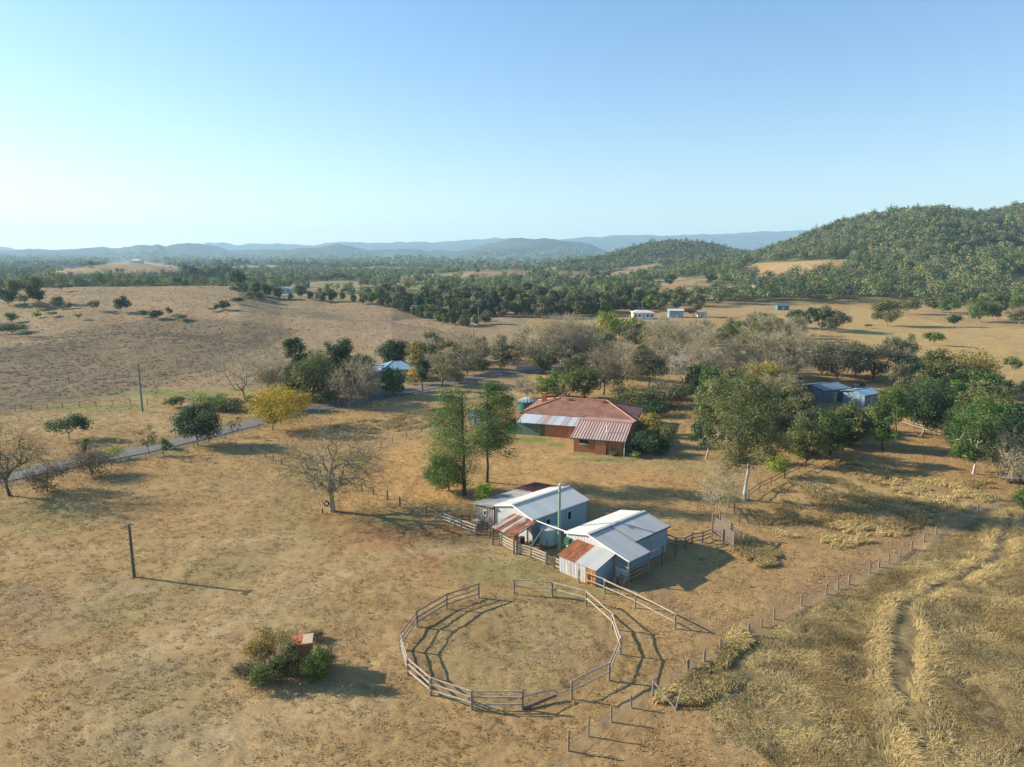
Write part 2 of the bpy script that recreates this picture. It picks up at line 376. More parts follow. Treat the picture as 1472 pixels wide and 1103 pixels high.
# ------------------------------------------------------------------ land cover (albedo of the ground, in world space)
POLY_TALL = [(985,978),(1100,908),(1250,832),(1432,724),(1500,700),(1700,760),(1700,1250),(1200,1250),(1130,1103),(1010,1015)]
POLY_DARKPAD = [(-300,640),(0,600),(80,580),(300,545),(335,528),(410,500),(440,478),(380,462),(250,458),(130,470),(0,500),(-300,500)]
POLY_YELLOW = [(1225,440),(1300,455),(1400,470),(1600,480),(1700,640),(1472,600),(1300,565),(1235,530),(1210,480)]
GRASS_FAR = [
 [(1078,379),(1215,373),(1226,388),(1152,405),(1090,405),(1058,391)],
 [(940,422),(972,400),(1012,408),(1075,411),(1092,405),(1125,408),(1092,421),(1000,427)],
 [(868,396),(910,383),(945,377),(957,388),(900,404)],
 [(985,452),(1100,441),(1190,441),(1300,437),(1305,455),(1400,468),(1480,462),(1700,470),(1700,640),(1000,560),(950,490)],
 [(1432,402),(1700,385),(1700,420),(1450,424)],
 [(150,380),(185,374),(250,383),(262,392),(160,392)],
 [(640,375),(735,375),(735,379),(640,379)],
 [(60,388),(140,385),(150,392),(60,396)],
 [(700,468),(770,462),(860,470),(960,480),(960,540),(700,540)],
 [(80,398),(130,399),(120,404),(80,404)],
 [(575,399),(600,398),(600,404),(575,405)],[(810,432),(850,430),(850,437),(815,438)],
]
def far_grass(px, py):
    r = np.zeros(np.shape(px), bool)
    for p in GRASS_FAR: r |= inpoly(px, py, p)
    return r
def wood(X, Y, px):
    n = fbm(X/85, Y/85, 61, 3); n2 = fbm(X/260, Y/260, 62, 2); hill = ((px > 1030) & (Y > 450)) | ((px > 800) & (px < 1120) & (Y > 1130))
    sl = (hgt(X, Y+20)-hgt(X, Y-20))/40.
    return np.where(hill, n > .14, ((n > .435) & (n2 > .32) & ~((sl > .015) & (n < .58))) | ((px > 620) & (Y < 500)))
ROAD = wline([(-260,745),(-120,715),(0,688),(90,670),(165,657),(235,642),(330,618),(372,606),(440,591),(500,579),(560,568),(612,559),(650,550),(700,541),(770,532),(860,522),(940,512)])
TRACK = wline([(760,1150),(845,1060),(905,1015),(940,998),(1036,935),(1112,890),(1186,855),(1250,826),(1340,778),(1432,722)])
RUT1 = wline([(1285,900),(1300,870),(1310,930),(1295,985),(1310,1040),(1330,1103)])
RUT2 = wline([(1455,740),(1430,800),(1380,830),(1300,868),(1285,900),(1290,990)])
TRK = [wline(q) for q in ([(-40,985),(120,955),(250,930),(340,890),(430,850),(520,815),(600,790)],[(-20,800),(100,795),(200,785),(320,778),(420,770)],[(250,1103),(330,1040),(420,1010),(540,1010)],[(600,795),(680,790),(740,800)])]
RTK = [wline(q) for q in ([(520,752),(560,768),(600,790),(630,815)],[(512,758),(552,776),(590,798),(616,822)],[(640,640),(600,690),(560,740)],[(930,690),(1000,700),(1060,715)])]
LANE = wline([(925,835),(960,860),(1010,905),(1075,905),(1180,840),(1260,790),(1330,740)])
def L3(*c): return np.array(c, float)
def ground_col(X, Y, Z):
    px, py = proj(X, Y, Z); R = np.hypot(X, Y)
    n1 = fbm(X/22, Y/22, 71, 4)[:, None]; n2 = fbm(X/5, Y/7, 72, 4)[:, None]; n3 = fbm(X/1.3, Y/1.3, 73, 3)[:, None]
    c = L3(.375,.250,.112) + 0*n1
    def blend(c, m, col): return c*(1-m) + np.asarray(col)*m
    m = lambda a, lo, hi: sm(lo, hi, a)
    c = blend(c, m(n1, .52, .70)*.45, L3(.35,.215,.095))
    c = blend(c, m(n1, .48, .34)*.5, L3(.42,.305,.155))
    c = blend(c, m(fbm(X/13+5, Y/13, 75, 3)[:, None], .58, .78)*.45, L3(.29,.235,.105))
    c = blend(c, m(n2, .55, .78)*.35, L3(.29,.195,.092))
    def ell(cx, cy, rx, ry, s=1.):
        d = np.hypot((px-cx)/rx, (py-cy)/ry) + (fbm(X/3, Y/3, 77, 3)-.5)*.7
        return (s*sm(1.15, .55, d))[:, None]
    GOLD = L3(.47,.285,.110); RED = L3(.29,.135,.060); OL = L3(.28,.24,.095); GREY = L3(.29,.24,.155); GR = L3(.175,.205,.06)
    for e in ((600,680,110,60,.8),(760,665,90,35,.6),(900,690,160,22,.5),(470,620,90,25,.4),(560,720,130,25,.5),(760,548,60,12,.9)): c = blend(c, ell(*e), GOLD)
    for e in ((560,775,95,20,.35),(600,800,60,18,.2),(500,745,80,12,.35),(630,765,40,10,.5),(990,556,45,8,.6)): c = blend(c, ell(*e), RED)
    for e in ((740,815,90,25,.8),(830,850,60,14,.6),(560,745,60,14,.4),(1000,800,50,20,.3),(420,585,60,6,.6),(60,745,90,30,.5),(160,880,60,30,.5)): c = blend(c, ell(*e), OL)
    for e in ((60,880,110,50,.35),(180,955,120,40,.2),(780,925,60,35,.4),(1120,1040,110,45,.7),(1060,985,60,25,.5),(160,845,60,18,.4),(250,1060,120,40,.35)): c = blend(c, ell(*e), GREY)
    for e in ((765,633,26,5,1.),(800,640,14,4,.8),(880,661,55,3.5,.8),(845,652,30,3,.6),(690,634,30,5,.6),(130,586,120,5,.6),(215,566,110,6,.8),(320,560,60,8,.5),(240,650,30,6,.5),(90,668,50,8,.6),(350,612,60,4,.5)): c = blend(c, ell(*e), GR*1.1)
    for q in TRK:
        c = blend(c, (sm(2.2, .3, dline(X, Y, q)+(fbm(X/1.5, Y/1.5, 151, 2)-.5)*1.6)*.5)[:, None], L3(.46,.335,.175))
    for q in RTK:
        c = blend(c, (sm(.55, .1, dline(X, Y, q)+(fbm(X, Y, 152, 2)-.5)*.5)*.55)[:, None], L3(.28,.15,.07))
    yard = sm(9.0, 7.6, np.hypot(X+.1, Y-51.2))[:, None]
    c = blend(c, yard*.55, L3(.275,.195,.095)); c = blend(c, yard*m(n2, .4, .62)*.6, L3(.36,.27,.12))
    rd = np.hypot(X+.1, Y-51.2); c = blend(c, (sm(6.2, 7.0, rd)*sm(8.3, 7.6, rd)*.6)[:, None], L3(.25,.165,.085))
    # tall grass ground: darker litter
    jx = (fbm(X/4, Y/4, 141, 3)-.5)*40; jy = (fbm(X/4, Y/4, 142, 3)-.5)*26; tall = inpoly(px+jx, py+jy, POLY_TALL)[:, None]*1.
    c = blend(c, tall*.9, L3(.26,.19,.09)); c = blend(c, tall*m(n2, .45, .65)*.6, L3(.20,.155,.07))
    for ln, w, col in ((TRACK, .55, L3(.30,.215,.12)), (RUT1, .4, L3(.20,.155,.08)), (RUT2, .4, L3(.21,.165,.085)), (LANE, 1.6, L3(.30,.195,.10))):
        d = dline(X, Y, ln) + (fbm(X/1.1, Y/1.1, 78, 2)-.5)*w
        c = blend(c, (sm(w*1.2, w*.4, d)*.75)[:, None], col)
    dr = dline(X, Y, ROAD); c = blend(c, sm(6.5, 3.5, dr)[:, None]*.55, L3(.24,.20,.11)); c = blend(c, (sm(2.9, 2.4, dr)*(R < 400))[:, None], L3(.20,.18,.15))
    # paddock
    dp = sum(inpoly(px+(fbm(X/30, Y/30, 143, 3)-.5)*60+dx_, py+(fbm(X/30, Y/30, 144, 3)-.5)*26+dy_, POLY_DARKPAD)*.25 for dx_, dy_ in ((0, 0), (14, 3), (-14, -3), (5, 7)))[:, None]
    nb = fbm(X/55, Y/30, 81, 3)[:, None]
    c = blend(c, dp*.9, L3(.195,.152,.098)); c = blend(c, dp*m(nb, .5, .66)*.4, L3(.17,.135,.075))
    pad = ((Y > 160) & (Y < 480) & (px < 760))[:, None]*1.
    c = blend(c, pad*(1-dp)*.75, L3(.295,.220,.140)); c = blend(c, pad*m(nb, .56, .70)*.3, L3(.23,.20,.09))
    c = blend(c, (inpoly(px, py, POLY_YELLOW)*.8)[:, None], L3(.43,.30,.125))
    # distance: pasture and bush floor
    fg = far_grass(px, py)[:, None]*1.; fr = sm(430, 520, Y)[:, None]
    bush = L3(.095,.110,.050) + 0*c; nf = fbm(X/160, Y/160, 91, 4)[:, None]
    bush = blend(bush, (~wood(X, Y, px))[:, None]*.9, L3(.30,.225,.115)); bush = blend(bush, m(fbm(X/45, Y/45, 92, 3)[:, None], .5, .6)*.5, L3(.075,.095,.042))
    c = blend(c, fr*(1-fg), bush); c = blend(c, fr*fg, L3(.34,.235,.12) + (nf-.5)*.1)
    mt = sm(3000, 4500, Y)[:, None]; c = blend(c, mt, L3(.060,.078,.045) + (fbm(X/300, Y/300, 95, 4)[:, None]-.5)*.06)
    c = c*(.86 + .28*n3)*(1-.11*sm(700, 500, Y)[:, None]); return np.clip(c, .01, .9)

# ------------------------------------------------------------------ the ground sheet
def build_ground():
    a = np.concatenate([np.linspace(-80, -42, 50)[:-1], np.linspace(-42, 42, 560), np.linspace(42, 80, 50)[1:]])
    a = np.radians(a); r = np.concatenate([[1.], np.geomspace(6, 36, 40)[:-1], np.geomspace(36, 11800, 900)])
    A, R = np.meshgrid(a, r); X = (np.sin(A)*R).ravel(); Y = (np.cos(A)*R).ravel(); Z = hgt(X, Y)
    col = ground_col(X, Y, Z)
    Rr = R.ravel(); px, py = proj(X, Y, Z)
    yard = np.exp(-((X-6)/12.)**4 - ((Y-70)/10.)**4)
    road = sm(3.5, 5.0, dline(X, Y, ROAD))
    mic = (fbm(X/.7, Y/.5, 101, 3)-.5)*.14*(1-sm(150, 260, Rr))*(1-yard)*road
    mic += (fbm(X/2.2, Y/1.8, 103, 3)-.5)*.35*inpoly(px, py, POLY_DARKPAD) + (fbm(X/3., Y/2.6, 104, 3)-.5)*.25*((Y > 150) & (Y < 430))*road
    mic += (fbm(X/2.2, Y/2.2, 107, 3)-.5)*.4*inpoly(px, py, POLY_TALL)
    mic += (fbm(X/30, Y/30, 109, 3)-.5)*5*sm(900, 1500, Rr) + (fbm(X/180, Y/180, 110, 4)-.5)*60*sm(3500, 5200, Rr)
    Z2 = Z + mic*1.0
    n = len(a); m = len(r); i = np.arange((m-1)*(n-1)); q = i//(n-1)*n + i % (n-1)
    F = np.stack([q, q+1, q+n+1, q+n], 1)[:, ::-1]
    mat, nt, b = newmat('dry_pasture'); at = N(nt, 'ShaderNodeVertexColor', layer_name='Col'); g = coords(nt)
    mp = N(nt, 'ShaderNodeMapping', Scale=(1., 1.6, 1.)); mp.inputs['Rotation'].default_value = (0, 0, .5); nt.links.new(g, mp.inputs['Vector'])
    n1 = noise(nt, 1.1, mp.outputs[0], 10, .78); n2 = noise(nt, .16, g, 6, .65); n3 = noise(nt, 5.5, mp.outputs[0], 5, .7)
    c = mixc(nt, 1., at.outputs[0], rng_(nt, n1, .28, .74, .72, 1.28), 'MULTIPLY')
    c = mixc(nt, rng_(nt, n2, .45, .7, 0, .35), c, (.26,.15,.065), 'MIX') if False else c
    c = mixc(nt, 1., c, rng_(nt, n2, .3, .7, .86, 1.14), 'MULTIPLY'); c = mixc(nt, 1., c, rng_(nt, n3, .3, .7, .72, 1.28), 'MULTIPLY')
    nt.links.new(c, b.inputs['Base Color']); b.inputs['Roughness'].default_value = 1; b.inputs['Specular IOR Level'].default_value = .05
    bump(nt, b, n1, .9, .10)
    me = mesh_np('ground', np.stack([X, Y, Z2], 1), F, [mat], col, smooth=True)
    struct(link('ground', me))
    # road sheet
    P = []; seg = []
    for (x0, y0), (x1, y1) in zip(ROAD[:-1], ROAD[1:]):
        k = max(2, int(math.hypot(x1-x0, y1-y0)/1.5))
        for j in range(k): seg.append((x0+(x1-x0)*j/k, y0+(y1-y0)*j/k))
    s = np.array(seg); ker = np.ones(15)/15
    s = np.stack([np.convolve(np.pad(s[:, i], 7, 'edge'), ker, 'valid') for i in (0, 1)], 1)
    t = np.gradient(s, axis=0); t /= np.linalg.norm(t, axis=1)[:, None]; nn = np.stack([-t[:, 1], t[:, 0]], 1)
    W = np.linspace(-2.1, 2.1, 9); V = []
    for w in W:
        q = s + nn*(w + (0 if abs(w) < 2 else 1)*(fbm(s[:, 0]/2, s[:, 1]/2+w, 5, 2)-.5)[:, None]*.5)
        V.append(np.stack([q[:, 0], q[:, 1], hgt(q[:, 0], q[:, 1])+.09+.03*(1-abs(w)/2.1)], 1))
    V = np.stack(V, 1).reshape(-1, 3); k = len(W); n = len(s)
    i = np.arange((n-1)*(k-1)); q = i//(k-1)*k + i % (k-1); F = np.stack([q, q+1, q+k+1, q+k], 1)
    mm = m_rough('asphalt', (.125,.12,.115), (.17,.16,.15), .5, 30, .3, .01)
    struct(link('road', mesh_np('road', V, F, [mm], smooth=True)))
build_ground()
def gz(x, y): return float(hgt(x, y))

# ------------------------------------------------------------------ trees
def cards(cen, nrm, size, asp, rng):
    n = len(cen); a = rng.normal(size=(n, 3)); a -= nrm*(a*nrm).sum(1)[:, None]; a /= np.linalg.norm(a, axis=1)[:, None]+1e-9
    b = np.cross(nrm, a); s = size[:, None]*.5
    V = np.stack([cen-a*s, cen-b*s*asp, cen+a*s, cen+b*s*asp], 1).reshape(-1, 3)
    return V, np.arange(4*n).reshape(n, 4)
def unit(rng, n):
    v = rng.normal(size=(n, 3)); return v/np.linalg.norm(v, axis=1)[:, None]
def leaf_mesh(name, clumps, n, leaf, rng, mat, asp=.7, up=.25, shell=.45, trunc=None):
    """clumps: list (centre, radii); leaf cards scattered through each clump"""
    cc = np.array([c for c, r in clumps]); rr = np.array([r for c, r in clumps])
    w = (rr[:, 0]*rr[:, 1]*rr[:, 2])**(2/3.); k = rng.choice(len(cc), n, p=w/w.sum())
    d = unit(rng, n); rad = rng.random(n)**(shell)
    p = cc[k] + d*rr[k]*(rad*(1+.25*(rng.random(n)-.3)))[:, None]
    nr = d/rr[k]*rr[k].mean(1)[:, None]*.9 + unit(rng, n)*.75 + np.array([0, 0, up]); nr /= np.linalg.norm(nr, axis=1)[:, None]
    V, F = cards(p, nr, leaf*(.6+.8*rng.random(n)), asp, rng)
    ct_ = rng.random(len(cc)); od = rng.random(len(cc))
    col = np.stack([ct_[k], rng.random(n), np.where(rng.random(n) < .8, od[k], rng.random(n))], 1)
    return mesh_np(name, V, F, [mat], np.repeat(col, 4, 0))
def bez(a, b, sag, rng, k=4, jit=.06):
    a = np.array(a, float); b = np.array(b, float); L = np.linalg.norm(b-a); out = []
    for i in range(k+1):
        t = i/k; p = a+(b-a)*t; p[2] += sag*L*math.sin(PI*t)*.5
        if 0 < i < k: p += rng.normal(size=3)*L*jit
        out.append(p)
    return out
def tubes_np(paths, n=3):
    """paths: list of (points, radii) -> one mesh, n-sided"""
    V = []; Fq = []; o = 0; ang = np.arange(n)*2*PI/n
    for pts, rad in paths:
        P = np.array(pts); k = len(P); d = np.gradient(P, axis=0); d /= np.linalg.norm(d, axis=1)[:, None]+1e-9
        ref = np.where(np.abs(d[:, 2:3]) < .9, np.array([[0, 0, 1.]]), np.array([[1., 0, 0]]))
        a = np.cross(d, ref); a /= np.linalg.norm(a, axis=1)[:, None]+1e-9; b = np.cross(d, a)
        r = np.interp(np.linspace(0, 1, k), np.linspace(0, 1, len(rad)), rad)
        ring = P[:, None]+(a[:, None]*np.cos(ang)[None, :, None]+b[:, None]*np.sin(ang)[None, :, None])*r[:, None, None]
        V.append(ring.reshape(-1, 3)); i = np.arange((k-1)*n); q = i//n; j = i % n; l = (j+1) % n
        Fq.append(np.stack([q*n+j, q*n+l, (q+1)*n+l, (q+1)*n+j], 1)+o); o += k*n
    return np.concatenate(V), np.concatenate(Fq)
def make_tree_meshes(seed, H, W, z0, style, pal, bark, scale, off=(0, 0), dens=None, bare=0., D=None, thick=1., nclump=None, leafmul=1., fork=None):
    """H height, W crown width, D crown depth, z0 height of crown bottom, scale metres per photo pixel at the tree"""
    rng = np.random.default_rng(seed); D = D or W
    cz = (H+z0)/2; rz = (H-z0)/2; c0 = np.array([off[0], off[1], cz]); R = np.array([W/2, D/2, rz])
    st_ = {'round': (22, .36, 5.5), 'gum': (24, .27, 3.2), 'pine': (46, .2, 3.4), 'shrub': (16, .36, 4.5), 'umbrella': (16, .3, 4.5), 'bare': (34, .2, .0), 'spread': (26, .26, 2.6), 'dense': (30, .33, 7.0), 'low': (9, .4, 4.)}[style]
    nc = nclump or st_[0]; dens = (st_[2] if dens is None else dens)*1.55
    cl = []
    for i in range(nc):
        for _ in range(20):
            d = unit(rng, 1)[0]; t = rng.random()**(.4 if style != 'dense' else .35)
            if style in ('umbrella',) and d[2] < -.35: continue
            break
        if style == 'pine':
            h = (i+.5)/nc; prof = min(1., .35+1.6*(1-h))*(.88+.12*h)
            a = rng.random()*2*PI; q = rng.random()**.5
            p = np.array([off[0]+math.cos(a)*q*prof*W/2*.85, off[1]+math.sin(a)*q*prof*D/2*.85, z0+h*(H-z0)*.96]); rc = W*.18*(.8+.6*rng.random())*(.45+.6*prof)
            cl.append((p, np.array([rc, rc, rc*.62]))); continue
        if style == 'umbrella': d[2] = abs(d[2])*.8
        rc = st_[1]*(.7+.6*rng.random())
        if style in ('bare', 'spread') and d[2] < -.1: d[2] = d[2]*.6
        p = c0 + d*R*t**.6*(1-rc*.5)
        if style in ('shrub', 'low', 'dense', 'round'): p[2] = max(p[2], z0+rc*R[2]*.6)
        m = rc*min(R[0], R[1]) ; cl.append((p, np.array([m*1.2, m*1.2, min(m*.85, R[2]*.7) if style != 'dense' else m*.9])))
    lo = np.min([p-q*.93 for p, q in cl], axis=0); hi = np.max([p+q*.93 for p, q in cl], axis=0)
    tl = c0-R; th_ = c0+R; sc_ = (th_-tl)/(hi-lo); q_ = np.clip(sc_, .8, 1.35)
    cl = [(tl+(p-lo)*sc_, q*q_) for p, q in cl]
    # skeleton
    r0 = max(.04, .0135*H+.0075*W)*thick*(.8 if style == 'pine' else 1.); paths = []
    zf = max(.12*H, min(z0*1.02, H*.55)) if style != 'pine' else H*.93
    if style in ('shrub', 'low'): zf = .12*H
    if fork: zf = fork*H
    lean = np.array([off[0]*.25, off[1]*.25, 0]) + np.append(rng.normal(size=2)*.03*H*(0 if style == 'pine' else 1), 0)
    top = np.array([0, 0, zf])+lean if style != 'pine' else np.array([off[0]*.15, off[1]*.15, zf])
    base = np.array([0, 0, -.25]); tp = bez(base, top, 0, rng, 5, .012 if style != 'pine' else .003); tp[0] = base
    paths.append((tp, [r0*1.45, r0*1.02, r0*.92, r0*.85, r0*.8, r0*.72 if style != 'pine' else r0*.15]))
    thin = []
    if style == 'pine':
        for p, r in cl:
            h = min(p[2]-.5, zf*.97)*.95; s = base+(top-base)*max(.05, (h+.25)/(zf+.25)); thin.append((bez(s, p, -.06, rng, 3), [r0*.22, r0*.06]))
    else:
        nl = {'bare': 6, 'spread': 6, 'gum': 5, 'shrub': 6, 'low': 5}.get(style, 4); ends = []
        a0 = rng.random()*6.28
        for k in range(nl):
            a = a0+2*PI*(k+rng.random()*.5)/nl; q = .5+.15*rng.random()
            e = c0+np.array([math.cos(a)*R[0]*q, math.sin(a)*R[1]*q, R[2]*(-.15+.55*rng.random())]); s = top - (top-base)*rng.random()*.18
            pt = bez(s, e, .10, rng, 4, .09); paths.append((pt, [r0*.55, r0*.26])); ends.append(pt)
        ld = c0+np.array([rng.normal()*.1*R[0], rng.normal()*.1*R[1], R[2]*.55]); pt = bez(top, ld, 0, rng, 4, .06); paths.append((pt, [r0*.66, r0*.25])); ends.append(pt)
        E = np.array([p for e in ends for p in e[1:]]); ri = np.array([.56-.3*i/4 for e in ends for i in range(1, 5)])
        for p, r in cl:
            dd = np.linalg.norm(E-p, axis=1) + np.maximum(0, E[:, 2]-p[2])*.8; j = int(np.argmin(dd)); pt = bez(E[j], p, .10, rng, 3, .09)
            thin.append((pt, [r0*ri[j]*.75, r0*.09]))
            for _ in range(2 if style != 'bare' else 0):
                thin.append((bez(pt[2], p+unit(rng, 1)[0]*r*.9, .05, rng, 2, .1), [r0*.09, r0*.03]))
    V, F = tubes_np(paths, 8); tw = []
    if bare > 0:
        rt = max(.010, scale*.095)
        for p, r in cl:
            k = int(bare*8)
            for _ in range(k):
                d = unit(rng, 1)[0]; d = d*.8+(p-c0)/(np.linalg.norm((p-c0)/R)+.3)/R*.8; d[2] += .25; d /= np.linalg.norm(d)
                L = (.16+.16*rng.random())*min(W, D)*.9; s = p+rng.normal(size=3)*r*.25; e = s+d*L; mid = bez(s, e, .03, rng, 3, .08); tw.append((mid, [rt*1.9, rt*.9]))
                for _ in range(3):
                    s2 = mid[rng.integers(1, 4)]; d2 = d+unit(rng, 1)[0]*.85; e2 = s2+d2/np.linalg.norm(d2)*L*.5; tw.append(([s2, (s2+e2)/2+rng.normal(size=3)*L*.04, e2], [rt*1.1, rt*.6]))
    mt = M[bark]; V2, F2 = tubes_np(thin, 5); Vt = np.concatenate([V, V2]); Ft = np.concatenate([F, F2+len(V)])
    trunk = mesh_np('trunk', Vt, Ft, [mt], smooth=True)
    crown = None; leaf = max(.09, 2.25*scale)*leafmul
    apx = PI/4*W*(H-z0)/(scale**2); nl_ = int(min(24000, max(150, dens*apx/3.0/leafmul**2)))
    if dens > 0: crown = leaf_mesh('crown', cl, nl_, leaf, rng, M['leaf_'+pal])
    twig = None
    if tw: Vw, Fw = tubes_np(tw, 3); twig = mesh_np('twigs', Vw, Fw, [M['bark_twig2'] if bark == 'bark_dark' or seed == 11 else M['bark_twig']])
    return trunk, crown, twig
TREES = []
def put(name, label, cat, loc, meshes, rz=0, group=None, s=1.):
    t = thing(name, label, cat, loc, rz, group); t.scale = (s, s, s)
    for n, me in zip(('trunk', 'crown', 'twigs'), meshes):
        if me is not None: link(n, me, t)
    TREES.append(t); return t
def tree(name, label, cat, xb, yb, xl, xr, yt, yc, style, pal, bark='bark_grey', group=None, seed=None, dz=0, **kw):
    """trunk foot at photo pixel (xb, yb); crown spans xl..xr and yt..yc"""
    g = ground_at(xb, yb); dist = g.y*ct-(g.z-CAMH)*st; sc = dist/F_
    k = (CAMH-g.z)/(yb-370.2)*.985
    H = (yb-yt)*k; z0 = max(.0, (yb-yc)*k); W = (xr-xl)*sc; off = ((xl+xr)/2-xb)*sc
    me = make_tree_meshes(seed or int(xb*7+yb), H, W, z0, style, pal, bark, sc, (off, 0), **kw)
    return put(name, label, cat, g, me, group=group)

tree('deciduous_tree', 'big leafless tree standing alone on the lawn with an old tyre hung on its trunk', 'tree', 478,735, 405,552,612,705, 'bare', 'lime', 'bark_grey', dens=.30, bare=1.15, nclump=66, thick=1.6, seed=11)
tree('pine_tree', 'tall bright green pine next to the grey shed, its foliage reaching almost to the grass', 'tree', 668,712, 606,702,544,700, 'pine', 'pine', 'bark_dark', dens=9, nclump=130, leafmul=.75)
tree('pine_tree', 'tall pine with long bare black trunk and high ragged crown over the grey shed', 'tree', 700,694, 668,750,540,655, 'pine', 'mid', 'bark_dark', dens=5.5, nclump=72, leafmul=.75, thick=.8)
tree('broadleaf_tree', 'rounded dark green tree crouched at the foot of the tall pines', 'tree', 647,706, 607,668,650,700, 'round', 'mid', 'bark_dark')
tree('yellow_tree', 'tree in full yellow leaf beside the road', 'tree', 392,618, 350,446,546,610, 'spread', 'yellow', 'bark_grey', dens=3.4, nclump=34)
tree('round_tree', 'very round glossy dark green tree at the near edge of the road', 'tree', 284,641, 249,319,579,634, 'dense', 'dark', 'bark_grey', seed=31)
tree('flat_tree', 'small dark green tree with a flat spreading crown beyond the road', 'tree', 99,633, 70,129,592,622, 'umbrella', 'dark', 'bark_grey')
tree('sparse_tree', 'thin almost leafless young tree on the verge of the road', 'tree', 215,654, 190,230,608,640, 'bare', 'olive', 'bark_dark', dens=.8, bare=.6, nclump=18, thick=.6)
tree('young_tree', 'slim sapling with reddish twigs just past the round dark tree by the road', 'tree', 336,628, 326,347,599,620, 'bare', 'brown', 'bark_dark', dens=.7, bare=.5, nclump=10, thick=.6)
tree('shrub', 'small leafy green shrub on the verge close against the round dark tree', 'shrub', 239,645, 230,250,627,645, 'shrub', 'bright')
tree('bare_tree', 'spreading half-bare tree with a thick dark trunk at the frame edge by the road', 'tree', 14,713, -48,62,606,690, 'bare', 'olive', 'bark_dark', dens=.55, bare=1.2, nclump=44)
tree('bush', 'low brown leafless bush nearest the half-bare roadside tree', 'bush', 68,706, 42,100,664,706, 'shrub', 'brown', 'bark_dark', dens=1.6, bare=1.6)
tree('bush', 'large grey-brown thicket of twigs on the road verge below the yellow road sign', 'bush', 133,684, 95,166,646,684, 'shrub', 'brown', 'bark_dark', dens=1.8, bare=1.6, nclump=24)
tree('bush', 'yellow-green bush poking up behind the grey-brown thicket', 'bush', 152,662, 135,178,640,660, 'shrub', 'lime', dens=2)
tree('shrub', 'dark upright shrub standing behind the grey-brown thicket', 'shrub', 123,652, 116,131,628,652, 'shrub', 'mid')
tree('bush', 'wide spreading green bush beyond the road behind the round dark tree', 'bush', 306,588, 275,338,565,588, 'low', 'mid', dens=4)
tree('bush', 'low dark green bush beside the yellow tree', 'bush', 340,590, 310,358,572,590, 'low', 'olive', dens=4)
tree('dead_tree', 'bare grey tree with long crooked limbs beyond the yellow tree', 'tree', 352,574, 298,392,508,560, 'bare', 'tan', 'bark_grey', dens=.05, bare=.7, nclump=34)
tree('bare_tree', 'pale grey twiggy tree in front of the ploughed paddock', 'tree', 385,566, 358,418,505,556, 'bare', 'tan', 'bark_grey', dens=.12, bare=1.6, nclump=34)
tree('gum_tree', 'broad olive gum with many stems beside the road behind the yellow tree', 'tree', 450,577, 402,500,500,566, 'gum', 'olive', 'bark_dark', dens=4.2, nclump=40)
tree('gum_tree', 'tall dark green tree whose top stands above the olive gum', 'tree', 428,560, 410,450,481,530, 'round', 'dark', 'bark_dark')
tree('gum_tree', 'tall dark tree between the olive gum and the brown bare tree', 'tree', 486,566, 462,512,482,548, 'round', 'dark', 'bark_dark', nclump=28)
tree('bare_tree', 'rusty brown leafless tree on the verge between the gums and the blue-roofed house', 'tree', 502,585, 479,541,517,572, 'bare', 'brown', 'bark_grey', dens=.7, bare=1.5, nclump=36)
tree('bare_tree', 'small grey leafless tree close to the blue-roofed house', 'tree', 534,570, 518,552,530,564, 'bare', 'tan', 'bark_grey', dens=.5, bare=1.)
tree('fig_tree', 'dense dark tree mounded behind the blue-roofed house', 'tree', 564,530, 538,594,485,528, 'dense', 'dark', 'bark_dark')
tree('bush', 'dark green bushes against the blue-roofed house wall', 'bush', 524,545, 505,545,512,545, 'shrub', 'mid')
tree('garden_tree', 'small tree in dark green and yellow leaf in front of the blue-roofed house', 'tree', 566,568, 546,584,524,565, 'dense', 'mid', 'bark_dark', seed=5)
tree('bush', 'golden yellow bush beside the blue-roofed house', 'bush', 592,553, 582,608,526,553, 'shrub', 'yellow', dens=2.5)
tree('garden_tree', 'upright yellow-green tree past the end of the blue-roofed house', 'tree', 596,545, 583,613,486,536, 'round', 'gold', 'bark_grey', dens=3)
tree('garden_tree', 'thin dark tree at the road bend past the blue-roofed house', 'tree', 607,562, 596,621,510,546, 'round', 'dark', 'bark_dark', dens=4)
tree('spreading_tree', 'wide tan-leaved tree with a fan of crooked limbs at the road bend', 'tree', 636,555, 612,664,500,546, 'spread', 'tan', 'bark_dark', dens=2., bare=1.1, nclump=36)
tree('spreading_tree', 'low dull olive tree spreading beside the fan-limbed tree at the bend', 'tree', 672,540, 652,698,504,536, 'spread', 'grey_olive', 'bark_dark', dens=2.4, bare=.6)
tree('garden_tree', 'dull yellow-olive tree beside the pale low fence', 'tree', 722,533, 703,742,480,528, 'round', 'grey_olive', 'bark_grey', dens=3.4)
tree('garden_tree', 'second dull olive tree at the pale low fence, the taller one', 'tree', 737,530, 724,758,484,526, 'round', 'tan', 'bark_grey', dens=2.4, bare=.6)
